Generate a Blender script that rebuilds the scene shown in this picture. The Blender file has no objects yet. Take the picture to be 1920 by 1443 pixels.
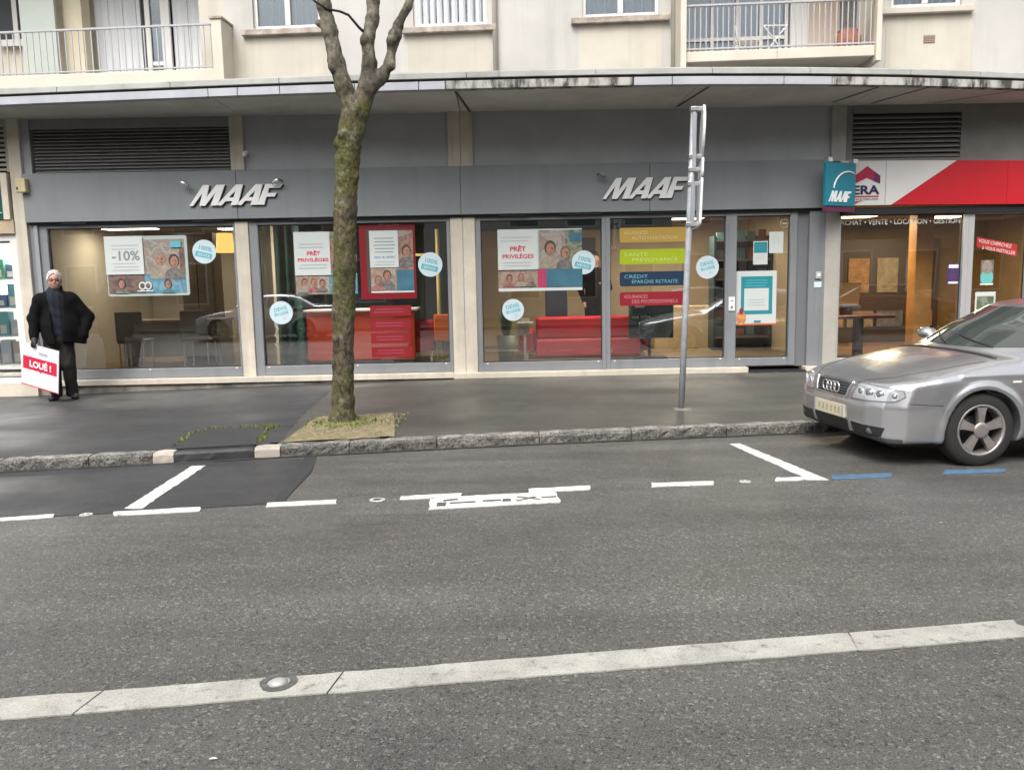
import bpy, bmesh, math, random
import numpy as np
from mathutils import Matrix, Vector
random.seed(7); RNG = np.random.default_rng(7)
rad = math.radians
S = bpy.context.scene
COL = S.collection

# ------------------------------------------------------------------ camera
cam_d = bpy.data.cameras.new('camera'); cam = bpy.data.objects.new('camera', cam_d); COL.objects.link(cam)
cam_d.sensor_fit = 'HORIZONTAL'; cam_d.sensor_width = 36.0; cam_d.lens = 36.0 * 1540.0 / 1920.0
cam_d.clip_start = 0.05; cam_d.clip_end = 500
PITCH, ROLL, YAW = rad(-7.192), rad(-1.126), rad(0.74)
fw = Vector((math.sin(YAW) * math.cos(PITCH), math.cos(YAW) * math.cos(PITCH), math.sin(PITCH)))
rt = Vector((math.cos(YAW), -math.sin(YAW), 0)); up = rt.cross(fw)
c_, s_ = math.cos(ROLL), math.sin(ROLL)
R_ = c_ * rt + s_ * up; U_ = -s_ * rt + c_ * up
cam.matrix_world = Matrix(((R_.x, U_.x, -fw.x, 0), (R_.y, U_.y, -fw.y, 0), (R_.z, U_.z, -fw.z, 1.55), (0, 0, 0, 1)))
S.camera = cam

# ------------------------------------------------------------------ sky, sun, exposure
SUN_EL, SUN_AZ = 52.0, 200.0          # degrees; azimuth clockwise from +Y
w = bpy.data.worlds.new('World'); S.world = w; w.use_nodes = True
nt = w.node_tree; nt.nodes.clear()
sky = nt.nodes.new('ShaderNodeTexSky'); sky.sky_type = 'NISHITA'; sky.sun_disc = False
sky.sun_elevation = rad(SUN_EL); sky.sun_rotation = rad(SUN_AZ); sky.air_density = 1.0; sky.dust_density = 6.0; sky.ozone_density = 1.0
hs = nt.nodes.new('ShaderNodeHueSaturation'); hs.inputs['Saturation'].default_value = 0.22
bg = nt.nodes.new('ShaderNodeBackground'); bg.inputs['Strength'].default_value = 0.15
wo = nt.nodes.new('ShaderNodeOutputWorld')
nt.links.new(sky.outputs[0], hs.inputs['Color']); nt.links.new(hs.outputs[0], bg.inputs['Color']); nt.links.new(bg.outputs[0], wo.inputs['Surface'])
sl = bpy.data.lights.new('sun', 'SUN'); sl.energy = 0.9; sl.angle = rad(40); sl.color = (1.0, 0.97, 0.93)
so = bpy.data.objects.new('sun', sl); COL.objects.link(so)
sd = Vector((math.sin(rad(SUN_AZ)) * math.cos(rad(SUN_EL)), math.cos(rad(SUN_AZ)) * math.cos(rad(SUN_EL)), math.sin(rad(SUN_EL))))
so.rotation_euler = (-sd).to_track_quat('-Z', 'Y').to_euler(); so.location = sd * 40
S.view_settings.view_transform = 'Standard'; S.view_settings.look = 'None'; S.view_settings.gamma = 1.0
S.view_settings.use_curve_mapping = False
S.view_settings.exposure = 0.82
S.cycles.max_bounces = 8; S.cycles.transparent_max_bounces = 16; S.cycles.use_denoising = True
S.cycles.caustics_reflective = False; S.cycles.caustics_refractive = False

# ------------------------------------------------------------------ helpers
class MB:
    """collects shapes for ONE mesh object"""
    def __init__(s): s.v = []; s.f = []; s.m = []
    def add(s, vs, fs, mi=0):
        b = len(s.v); s.v += [tuple(map(float, p)) for p in vs]; s.f += [tuple(b + i for i in f) for f in fs]; s.m += [mi] * len(fs); return s
    def box(s, x0, x1, y0, y1, z0, z1, mi=0):
        vs = [(x, y, z) for z in (z0, z1) for y in (y0, y1) for x in (x0, x1)]
        return s.add(vs, [(0, 2, 3, 1), (4, 5, 7, 6), (0, 1, 5, 4), (2, 6, 7, 3), (0, 4, 6, 2), (1, 3, 7, 5)], mi)
    def prism(s, poly, axis, a0, a1, mi=0):
        """2-D outline extruded along an axis: 'y' -> (x,z) outline, 'x' -> (y,z), 'z' -> (x,y)"""
        n = len(poly)
        def P(p, a): return {'y': (p[0], a, p[1]), 'x': (a, p[0], p[1]), 'z': (p[0], p[1], a)}[axis]
        vs = [P(p, a0) for p in poly] + [P(p, a1) for p in poly]
        fs = [tuple(range(n))[::-1], tuple(range(n, 2 * n))] + [(i, (i + 1) % n, n + (i + 1) % n, n + i) for i in range(n)]
        return s.add(vs, fs, mi)
    def tube(s, pts, rs, n=8, mi=0, cap=True):
        pts = [Vector(p) for p in pts]
        if not hasattr(rs, '__len__'): rs = [rs] * len(pts)
        vs = []; fs = []; prev = None
        for i, p in enumerate(pts):
            t = (pts[min(i + 1, len(pts) - 1)] - pts[max(i - 1, 0)]).normalized()
            if prev is None:
                a = t.orthogonal().normalized()
            else:
                a = (prev - t * prev.dot(t)); a = a.normalized() if a.length > 1e-6 else t.orthogonal().normalized()
            prev = a; b = t.cross(a)
            for k in range(n):
                th = 2 * math.pi * k / n
                vs.append(p + (a * math.cos(th) + b * math.sin(th)) * rs[i])
        for i in range(len(pts) - 1):
            for k in range(n):
                fs.append((i * n + k, i * n + (k + 1) % n, (i + 1) * n + (k + 1) % n, (i + 1) * n + k))
        if cap:
            fs.append(tuple(range(n))[::-1]); fs.append(tuple((len(pts) - 1) * n + k for k in range(n)))
        return s.add(vs, fs, mi)
    def lathe(s, prof, c=(0, 0, 0), axis='z', n=24, mi=0, caps=True):
        """profile of (radius, height) turned round an axis through c"""
        vs = []; fs = []; m = len(prof)
        for r, h in prof:
            for k in range(n):
                th = 2 * math.pi * k / n; a, b = r * math.cos(th), r * math.sin(th)
                vs.append({'z': (c[0] + a, c[1] + b, c[2] + h), 'y': (c[0] + a, c[1] + h, c[2] + b), 'x': (c[0] + h, c[1] + a, c[2] + b)}[axis])
        for i in range(m - 1):
            for k in range(n): fs.append((i * n + k, i * n + (k + 1) % n, (i + 1) * n + (k + 1) % n, (i + 1) * n + k))
        if caps: fs.append(tuple(range(n))[::-1]); fs.append(tuple((m - 1) * n + k for k in range(n)))
        return s.add(vs, fs, mi)
    def xf(s, M):
        s.v = [tuple(M @ Vector(p)) for p in s.v]; return s
    def mesh(s, name, smooth=False):
        me = bpy.data.meshes.new(name); me.from_pydata(s.v, [], s.f); me.update()
        bm = bmesh.new(); bm.from_mesh(me); bmesh.ops.recalc_face_normals(bm, faces=bm.faces); bm.to_mesh(me); bm.free()
        if s.m and max(s.m) > 0: me.polygons.foreach_set('material_index', s.m)
        if smooth: me.polygons.foreach_set('use_smooth', [True] * len(me.polygons))
        return me

def link(name, me, mats=None, parent=None, bevel=0.0, local=False):
    o = bpy.data.objects.new(name, me); COL.objects.link(o)
    if mats is not None:
        for m in (mats if isinstance(mats, (list, tuple)) else [mats]): me.materials.append(m)
    if parent is not None:
        o.parent = parent
        if not local and parent.type == 'EMPTY': o.matrix_parent_inverse = parent.matrix_basis.inverted()
    if bevel:
        b = o.modifiers.new('bevel', 'BEVEL'); b.width = bevel; b.segments = 2; b.limit_method = 'ANGLE'; b.angle_limit = rad(40)
    return o
def part(name, mb, mats, parent, smooth=False, bevel=0.0, local=False):
    return link(name, mb.mesh(name, smooth), mats, parent, bevel, local)
def tag(o, label, cat, group=None):
    o['label'] = label; o['category'] = cat
    if group: o['group'] = group
    return o
def thing(name, label, cat, loc=(0, 0, 0), rz=0.0, group=None):
    o = bpy.data.objects.new(name, None); COL.objects.link(o); o.location = loc; o.rotation_euler = (0, 0, rz)
    o.matrix_basis = Matrix.Translation(loc) @ Matrix.Rotation(rz, 4, 'Z'); o.empty_display_size = 0.2
    return tag(o, label, cat, group)
def struct(name, mb, mats, smooth=False, bevel=0.0):
    o = part(name, mb, mats, None, smooth, bevel); o['kind'] = 'structure'; return o
def sub(name, parent, mb, mats, **k): return part(name, mb, mats, parent, **k)

# ------------------------------------------------------------------ materials
MATS = {}
def mat(name, col, rough=0.6, metal=0.0, var=0.0, vscale=3.0, col2=None, bump=0.0, bscale=40.0, spec=0.5, coat=0.0, speck=0.0, sscale=200.0, rvar=0.0, rnd=0.0, streak=0.0, band=0.0, wear=None, chips=0.0):
    if name in MATS: return MATS[name]
    m = bpy.data.materials.new(name); m.use_nodes = True; t = m.node_tree; N = t.nodes; L = t.links
    b = N['Principled BSDF']; b.inputs['Roughness'].default_value = rough; b.inputs['Metallic'].default_value = metal
    b.inputs['Specular IOR Level'].default_value = spec; b.inputs['Coat Weight'].default_value = coat; b.inputs['Coat Roughness'].default_value = 0.05
    b.inputs['Base Color'].default_value = (*col, 1)
    need = var or bump or speck or rvar or rnd or streak or band or wear or chips
    if need:
        tc = N.new('ShaderNodeTexCoord'); src = tc.outputs['Object']
    last = None
    if var or speck or rnd or streak or band or wear or chips:
        base = N.new('ShaderNodeRGB'); base.outputs[0].default_value = (*col, 1); last = base.outputs[0]
    if var:
        n = N.new('ShaderNodeTexNoise'); n.inputs['Scale'].default_value = vscale; n.inputs['Detail'].default_value = 6; n.inputs['Roughness'].default_value = 0.65; L.new(src, n.inputs['Vector'])
        r = N.new('ShaderNodeValToRGB'); r.color_ramp.elements[0].position = 0.36; r.color_ramp.elements[1].position = 0.66
        c2 = col2 or tuple(c * (1 - var) for c in col); c1 = col if col2 else tuple(min(1, c * (1 + var * 0.6)) for c in col)
        r.color_ramp.elements[0].color = (*c1, 1); r.color_ramp.elements[1].color = (*c2, 1)
        L.new(n.outputs['Fac'], r.inputs['Fac']); last = r.outputs[0]
    if speck:
        n2 = N.new('ShaderNodeTexNoise'); n2.inputs['Scale'].default_value = sscale; n2.inputs['Detail'].default_value = 3; n2.inputs['Roughness'].default_value = 0.8; L.new(src, n2.inputs['Vector'])
        mp = N.new('ShaderNodeMapRange'); mp.inputs[1].default_value = 0.36; mp.inputs[2].default_value = 0.64; mp.inputs[3].default_value = 1 - speck; mp.inputs[4].default_value = 1 + speck
        L.new(n2.outputs['Fac'], mp.inputs[0])
        mx = N.new('ShaderNodeMix'); mx.data_type = 'RGBA'; mx.blend_type = 'MULTIPLY'; mx.inputs[0].default_value = 1.0
        L.new(last, mx.inputs[6]); L.new(mp.outputs[0], mx.inputs[7]); last = mx.outputs[2]
    if rnd:
        oi = N.new('ShaderNodeObjectInfo'); mp = N.new('ShaderNodeMapRange'); mp.inputs[3].default_value = 1 - rnd; mp.inputs[4].default_value = 1 + rnd
        L.new(oi.outputs['Random'], mp.inputs[0])
        mx = N.new('ShaderNodeMix'); mx.data_type = 'RGBA'; mx.blend_type = 'MULTIPLY'; mx.inputs[0].default_value = 1.0
        L.new(last, mx.inputs[6]); L.new(mp.outputs[0], mx.inputs[7]); last = mx.outputs[2]
    def layer(mapsc, rotz, det, lo, hi, a, bb):
        nonlocal last
        mpn = N.new('ShaderNodeMapping'); mpn.inputs['Scale'].default_value = mapsc; mpn.inputs['Rotation'].default_value = (0, 0, rotz); L.new(src, mpn.inputs[0])
        nn = N.new('ShaderNodeTexNoise'); nn.inputs['Scale'].default_value = 1.0; nn.inputs['Detail'].default_value = det; nn.inputs['Roughness'].default_value = .6; L.new(mpn.outputs[0], nn.inputs['Vector'])
        mr = N.new('ShaderNodeMapRange'); mr.inputs[1].default_value = lo; mr.inputs[2].default_value = hi; mr.inputs[3].default_value = a; mr.inputs[4].default_value = bb; L.new(nn.outputs['Fac'], mr.inputs[0])
        mm = N.new('ShaderNodeMix'); mm.data_type = 'RGBA'; mm.blend_type = 'MULTIPLY'; mm.inputs[0].default_value = 1.0; L.new(last, mm.inputs[6]); L.new(mr.outputs[0], mm.inputs[7]); last = mm.outputs[2]
    if streak:
        layer((5, 5, .28), 0, 5, .50, .72, 1.0, 1 - streak); layer((.5, .5, .8), 0, 4, .42, .68, 1.0, 1 - streak * .6)
    if band:
        layer((.10, 1.5, 1), -math.atan(.114), 4, .40, .62, 1 - band, 1 + band * .5); layer((.6, 1.1, 1), .4, 5, .52, .70, 1.0, 1 - band * 1.1)
        layer((1.6, 14, 1), -math.atan(.114), 3, .62, .74, 1.0, 1 - band * .8)
    if chips:
        vo = N.new('ShaderNodeTexVoronoi'); vo.inputs['Scale'].default_value = 85; L.new(src, vo.inputs['Vector'])
        sx = N.new('ShaderNodeSeparateColor'); L.new(vo.outputs['Color'], sx.inputs[0])
        mr = N.new('ShaderNodeMapRange'); mr.inputs[1].default_value = .80; mr.inputs[2].default_value = .98; mr.inputs[3].default_value = 1.0; mr.inputs[4].default_value = 1 + chips; L.new(sx.outputs[0], mr.inputs[0])
        mm = N.new('ShaderNodeMix'); mm.data_type = 'RGBA'; mm.blend_type = 'MULTIPLY'; mm.inputs[0].default_value = 1.0; L.new(last, mm.inputs[6]); L.new(mr.outputs[0], mm.inputs[7]); last = mm.outputs[2]
        mr = N.new('ShaderNodeMapRange'); mr.inputs[1].default_value = .78; mr.inputs[2].default_value = .98; mr.inputs[3].default_value = 1.0; mr.inputs[4].default_value = 1 - chips * .55; L.new(sx.outputs[1], mr.inputs[0])
        mm = N.new('ShaderNodeMix'); mm.data_type = 'RGBA'; mm.blend_type = 'MULTIPLY'; mm.inputs[0].default_value = 1.0; L.new(last, mm.inputs[6]); L.new(mr.outputs[0], mm.inputs[7]); last = mm.outputs[2]
    if wear:
        nw = N.new('ShaderNodeTexNoise'); nw.inputs['Scale'].default_value = 16; nw.inputs['Detail'].default_value = 9; nw.inputs['Roughness'].default_value = .75; L.new(src, nw.inputs['Vector'])
        mr = N.new('ShaderNodeMapRange'); mr.inputs[1].default_value = .565; mr.inputs[2].default_value = .66; mr.inputs[3].default_value = 0; mr.inputs[4].default_value = .85; L.new(nw.outputs['Fac'], mr.inputs[0])
        mm = N.new('ShaderNodeMix'); mm.data_type = 'RGBA'; L.new(mr.outputs[0], mm.inputs[0]); L.new(last, mm.inputs[6]); mm.inputs[7].default_value = (*wear, 1); last = mm.outputs[2]
    if last is not None: L.new(last, b.inputs['Base Color'])
    if rvar:
        n4 = N.new('ShaderNodeTexNoise'); n4.inputs['Scale'].default_value = 0.9; n4.inputs['Detail'].default_value = 5; L.new(src, n4.inputs['Vector'])
        mp = N.new('ShaderNodeMapRange'); mp.inputs[1].default_value = 0.35; mp.inputs[2].default_value = 0.65; mp.inputs[3].default_value = max(0.02, rough - rvar); mp.inputs[4].default_value = rough + rvar
        L.new(n4.outputs['Fac'], mp.inputs[0]); L.new(mp.outputs[0], b.inputs['Roughness'])
    if bump:
        n3 = N.new('ShaderNodeTexNoise'); n3.inputs['Scale'].default_value = bscale; n3.inputs['Detail'].default_value = 5; L.new(src, n3.inputs['Vector'])
        bp = N.new('ShaderNodeBump'); bp.inputs['Strength'].default_value = bump; bp.inputs['Distance'].default_value = 0.01
        L.new(n3.outputs['Fac'], bp.inputs['Height']); L.new(bp.outputs[0], b.inputs['Normal'])
    MATS[name] = m; return m
def glow(name, col, strength):
    if name in MATS: return MATS[name]
    m = bpy.data.materials.new(name); m.use_nodes = True; b = m.node_tree.nodes['Principled BSDF']
    b.inputs['Base Color'].default_value = (*col, 1); b.inputs['Emission Color'].default_value = (*col, 1); b.inputs['Emission Strength'].default_value = strength
    MATS[name] = m; return m
def glass(name, tint=(0.93, 0.96, 0.95), ior=1.5, rough=0.0, boost=1.0, wav=0.0):
    """clear pane: reflects by Fresnel, else lets light straight through"""
    if name in MATS: return MATS[name]
    m = bpy.data.materials.new(name); m.use_nodes = True; t = m.node_tree; N = t.nodes; L = t.links; N.clear()
    o = N.new('ShaderNodeOutputMaterial'); mx = N.new('ShaderNodeMixShader'); tr = N.new('ShaderNodeBsdfTransparent'); gl = N.new('ShaderNodeBsdfGlossy')
    tr.inputs['Color'].default_value = (*tint, 1); gl.inputs['Roughness'].default_value = rough; gl.inputs['Color'].default_value = (1, 1, 1, 1)
    fr = N.new('ShaderNodeFresnel'); fr.inputs['IOR'].default_value = ior
    ml = N.new('ShaderNodeMath'); ml.operation = 'MULTIPLY'; ml.use_clamp = True; ml.inputs[1].default_value = boost
    L.new(fr.outputs[0], ml.inputs[0]); L.new(ml.outputs[0], mx.inputs[0]); L.new(tr.outputs[0], mx.inputs[1]); L.new(gl.outputs[0], mx.inputs[2]); L.new(mx.outputs[0], o.inputs['Surface'])
    if wav:
        tc = N.new('ShaderNodeTexCoord'); n3 = N.new('ShaderNodeTexNoise'); n3.inputs['Scale'].default_value = 1.3; n3.inputs['Detail'].default_value = 1
        bp = N.new('ShaderNodeBump'); bp.inputs['Strength'].default_value = wav; bp.inputs['Distance'].default_value = 0.02
        L.new(tc.outputs['Object'], n3.inputs['Vector']); L.new(n3.outputs['Fac'], bp.inputs['Height']); L.new(bp.outputs[0], gl.inputs['Normal']); L.new(bp.outputs[0], fr.inputs['Normal'])
    MATS[name] = m; return m
def rgb(r, g, b):
    f = lambda c: (c / 255 / 12.92) if c <= 10 else ((c / 255 + 0.055) / 1.055) ** 2.4
    return (f(r), f(g), f(b))

# ------------------------------------------------------------------ text
def text_mesh(txt, size, bold=0.0, extrude=0.0, shear=0.0, align='LEFT', space=1.0):
    cu = bpy.data.curves.new('t', 'FONT'); cu.body = txt; cu.size = size; cu.align_x = align; cu.extrude = extrude; cu.shear = shear
    cu.space_character = space; cu.offset = bold; cu.resolution_u = 3
    o = bpy.data.objects.new('t', cu); COL.objects.link(o)
    dg = bpy.context.evaluated_depsgraph_get(); dg.update()
    me = bpy.data.meshes.new_from_object(o.evaluated_get(dg))
    bpy.data.objects.remove(o); bpy.data.curves.remove(cu)
    return me
def text(name, txt, x, y, z, size, m, parent, bold=0.0, shear=0.0, align='LEFT', M=None, width=None, space=1.0, rot=0.0):
    """upright lettering facing the street (-Y); x,z = start of the baseline"""
    me = text_mesh(txt, size, bold, 0.0, shear, align, space)
    k = 1.0
    if width and len(me.vertices):
        xs = [v.co.x for v in me.vertices]; k = width / max(1e-6, max(xs) - min(xs))
    A = Matrix.Translation((x, y, z)) @ Matrix.Rotation(rad(90), 4, 'X') @ Matrix.Rotation(rad(rot), 4, 'Z') @ Matrix.Diagonal((k, 1, 1, 1))
    if M is not None: A = M @ A
    me.transform(A)
    return link(name, me, m, parent)

# ------------------------------------------------------------------ signed-distance modelling (surface nets)
def surfnets(f, lo, hi, h):
    n = [int(math.ceil((hi[i] - lo[i]) / h)) + 1 for i in range(3)]
    ax = [lo[i] + h * np.arange(n[i]) for i in range(3)]
    Fv = np.broadcast_to(np.asarray(f(ax[0][:, None, None], ax[1][None, :, None], ax[2][None, None, :]), dtype=np.float32), n).copy()
    Sg = Fv < 0
    cs = np.zeros([k - 1 for k in n], dtype=np.int8)
    offs = [(i, j, k) for i in (0, 1) for j in (0, 1) for k in (0, 1)]
    sl = lambda o: tuple(slice(o[i], n[i] - 1 + o[i]) for i in range(3))
    for o in offs: cs += Sg[sl(o)]
    act = np.argwhere((cs > 0) & (cs < 8)); idx = -np.ones(cs.shape, dtype=np.int64); idx[tuple(act.T)] = np.arange(len(act))
    acc = np.zeros((len(act), 3)); cnt = np.zeros(len(act))
    for a in offs:
        for d in range(3):
            if a[d]: continue
            b = list(a); b[d] = 1
            fa = Fv[tuple((act + a).T)]; fb = Fv[tuple((act + b).T)]
            mk = (fa < 0) != (fb < 0)
            t = np.where(mk, fa / np.where(mk, fa - fb, 1), 0)
            p = np.array(a, float)[None].repeat(len(act), 0); p[:, d] = t
            acc[mk] += p[mk]; cnt += mk
    V = (act + acc / cnt[:, None]) * h + np.array(lo)
    Q = []
    for d in range(3):
        e1, e2 = (d + 1) % 3, (d + 2) % 3
        s0 = [slice(1, n[i] - 1) for i in range(3)]; s0[d] = slice(0, n[d] - 1); s1 = list(s0); s1[d] = slice(1, n[d])
        A = Sg[tuple(s0)]; B = Sg[tuple(s1)]
        ed = np.argwhere(A != B); fl = A[tuple(ed.T)]
        base = ed + [0 if i == d else 1 for i in range(3)]
        def C(o1, o2):
            q = base.copy(); q[:, e1] += o1; q[:, e2] += o2; return idx[tuple(q.T)]
        q = np.stack([C(-1, -1), C(0, -1), C(0, 0), C(-1, 0)], 1)
        q[~fl] = q[~fl][:, ::-1]; Q.append(q)
    return V, np.concatenate(Q)
def sdf_mesh(name, f, lo, hi, h, relax=1):
    V, Q = surfnets(f, lo, hi, h)
    for _ in range(relax):                       # pull the net onto the surface
        e = h * 0.25
        x, y, z = V.T
        g = np.stack([f(x + e, y, z) - f(x - e, y, z), f(x, y + e, z) - f(x, y - e, z), f(x, y, z + e) - f(x, y, z - e)], 1) / (2 * e)
        d = f(x, y, z); V = V - g * (np.clip(d, -h, h) / np.maximum((g ** 2).sum(1), 0.2))[:, None]
    me = bpy.data.meshes.new(name); me.from_pydata(V.tolist(), [], Q.tolist()); me.update()
    me.polygons.foreach_set('use_smooth', [True] * len(me.polygons)); return me
def smin(a, b, k):
    h = np.clip(0.5 + 0.5 * (b - a) / k, 0, 1); return b * (1 - h) + a * h - k * h * (1 - h)
def smax(a, b, k): return -smin(-a, -b, k)
def cap(x, y, z, a, b, ra, rb):
    """tapered capsule"""
    a = np.array(a, float); b = np.array(b, float); d = b - a; L2 = (d ** 2).sum()
    t = np.clip(((x - a[0]) * d[0] + (y - a[1]) * d[1] + (z - a[2]) * d[2]) / L2, 0, 1)
    return np.sqrt((x - a[0] - d[0] * t) ** 2 + (y - a[1] - d[1] * t) ** 2 + (z - a[2] - d[2] * t) ** 2) - (ra + (rb - ra) * t)
def ell(x, y, z, c, r):
    k = np.sqrt(((x - c[0]) / r[0]) ** 2 + ((y - c[1]) / r[1]) ** 2 + ((z - c[2]) / r[2]) ** 2); return (k - 1) * min(r)
def poly_sdf(px, py, poly):
    P = np.array(poly, float); d = None; ins = None
    for i in range(len(P)):
        a, b = P[i], P[(i + 1) % len(P)]; e = b - a
        wx, wy = px - a[0], py - a[1]; t = np.clip((wx * e[0] + wy * e[1]) / (e @ e), 0, 1)
        q = (wx - e[0] * t) ** 2 + (wy - e[1] * t) ** 2
        d = q if d is None else np.minimum(d, q)
        c = ((a[1] > py) != (b[1] > py)) & (px < (b[0] - a[0]) * (py - a[1]) / ((b[1] - a[1]) if b[1] != a[1] else 1e-9) + a[0])
        ins = c if ins is None else ins ^ c
    return np.where(ins, -1, 1) * np.sqrt(d)
# ------------------------------------------------------------------ ground
YKX = [-40, -4.35, -2.92, -1.59, 0.29, 2.95, 14, 40]; YKY = [2.0, 7.016, 7.227, 7.448, 7.711, 7.976, 9.1, 11.6]
def yk(x): return float(np.interp(x, YKX, YKY))
def zf(x): return float(np.interp(x, [-40, -7, -6.17, -5, -3.29, -0.31, 40], [0.0, 0.03, 0.041, 0.071, 0.105, 0.16, 0.165]))
def pz(x, y):
    t = min(1, max(0, (y - yk(x) - 0.1) / (12.0 - yk(x) - 0.1))); return 0.10 + (zf(x) - 0.10) * t
M_road = mat('worn_asphalt', (0.105, 0.102, 0.094), 0.46, var=0.14, vscale=0.8, bump=0.35, bscale=210, speck=0.7, sscale=150, rvar=0.12, band=.18, chips=.85)
M_road2 = mat('fresh_asphalt', (0.047, 0.048, 0.051), 0.5, var=0.16, vscale=1.5, bump=0.25, bscale=200, speck=0.45, sscale=130, rvar=0.16, band=.14, chips=.4)
M_pave = mat('pavement_asphalt', (0.080, 0.077, 0.066), 0.5, var=0.22, vscale=1.1, bump=0.3, bscale=190, speck=0.5, sscale=130, rvar=0.14, band=.16, chips=.5)
M_tar = mat('black_tar', (0.028, 0.029, 0.032), 0.5, var=0.3, vscale=4, bump=0.5, bscale=120, speck=0.4)
M_paint = mat('road_paint', (0.43, 0.42, 0.375), 0.55, var=0.3, vscale=4, col2=(0.31, 0.30, 0.27), bump=0.3, bscale=60, speck=0.2, sscale=120, wear=(.16, .15, .13))
M_paint2 = mat('bay_paint', (0.66, 0.65, 0.60), 0.55, var=0.2, vscale=9, bump=0.2, bscale=80, speck=0.2, wear=(.14, .13, .12))
M_blue = mat('blue_bay_paint', (0.085, 0.165, 0.26), 0.55, var=0.25, vscale=9, speck=0.2, wear=(.09, .10, .10))
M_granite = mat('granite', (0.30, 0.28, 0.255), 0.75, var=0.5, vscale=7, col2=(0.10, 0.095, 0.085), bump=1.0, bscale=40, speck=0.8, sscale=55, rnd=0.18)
M_granite2 = mat('darker_granite', (0.15, 0.14, 0.125), 0.7, var=0.5, vscale=7, col2=(0.05, 0.047, 0.042), bump=1.0, bscale=40, speck=0.8, sscale=55, rnd=0.2)  # darker granite for the front faces of the kerbstones
M_conc = mat('pale_concrete', (0.42, 0.38, 0.32), 0.8, var=0.2, vscale=4, bump=0.4, bscale=50, speck=0.15)
M_soil = mat('sandy_soil', (0.27, 0.215, 0.13), 0.95, var=0.4, vscale=7, col2=(0.15, 0.145, 0.07), bump=1.0, bscale=70, speck=0.4, sscale=110)

road = struct('road', MB().add([(-90, -90, 0), (90, -90, 0), (90, 90, 0), (-90, 90, 0)], [(0, 1, 2, 3)]), M_road)

def strip_sheet(xs, ya, yb, zfun, ny=6):
    mb = MB(); vs = []; fs = []
    for x in xs:
        a, b = ya(x), yb(x)
        for j in range(ny + 1):
            y = a + (b - a) * j / ny; vs.append((x, y, zfun(x, y)))
    for i in range(len(xs) - 1):
        for j in range(ny):
            k = i * (ny + 1) + j; fs.append((k, k + ny + 1, k + ny + 2, k + 1))
    return mb.add(vs, fs)
xs = list(np.linspace(-38, -9, 12)) + list(np.linspace(-8, 8, 65)) + list(np.linspace(9, 38, 12))
pavement = struct('pavement', strip_sheet(xs, lambda x: yk(x) + 0.10, lambda x: 12.6, pz, 8), M_pave, smooth=True)
# newer dark asphalt laid over the left of the pavement, with its curved edge
EY = [7.2, 7.96, 9.29, 10.36, 11.13, 12.1]; EX = [-2.04, -2.13, -2.26, -2.31, -2.33, -2.30]
vs = []; fs = []
ny = 24
ys_t = np.linspace(0, 1, ny + 1); us = np.linspace(0, 1, 30)
for i, u in enumerate(us):
    for j, t in enumerate(ys_t):
        y = 7.25 + (12.05 - 7.25) * t; xe = float(np.interp(y, EY, EX)) + 0.012 * math.sin(y * 9)
        x = xe + (-30 - xe) * (u ** 1.6); yy = max(y, yk(x) + 0.10) if t > 0 else yk(x) + 0.11
        vs.append((x, yy, pz(x, yy) + 0.004))
for i in range(len(us) - 1):
    for j in range(ny):
        k = i * (ny + 1) + j; fs.append((k, k + ny + 1, k + ny + 2, k + 1))
part('asphalt_patch', MB().add(vs, fs), M_road2, pavement, smooth=True)
# dark resurfaced strip of the parking lane
poly = [(-1.815, 7.30), (-1.74, 6.7), (-1.664, 6.216), (-1.642, 5.77), (-2.2, 5.68), (-2.7, 5.61), (-3.2, 5.56), (-5, 5.36), (-9, 4.9), (-20, 3.6), (-30, 2.5), (-30, 3.4), (-20, 4.8), (-9, 6.34), (-4.35, 7.0), (-2.92, 7.21)]
part('asphalt_patch', MB().add([(x, y, 0.004) for x, y in poly], [tuple(range(len(poly)))]), M_road2, road)
part('tar_seam', MB().add([(-1.80, 7.38, .006), (-1.70, 7.38, .006), (-1.60, 6.75, .006), (-1.60, 6.2, .006), (-1.59, 5.78, .006), (-1.66, 5.78, .006), (-1.70, 6.2, .006), (-1.76, 6.75, .006)], [tuple(range(8))]), mat('seam_tar', (0.036, 0.037, 0.039), 0.5, var=.2, vscale=5, speck=.4), road)

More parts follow.
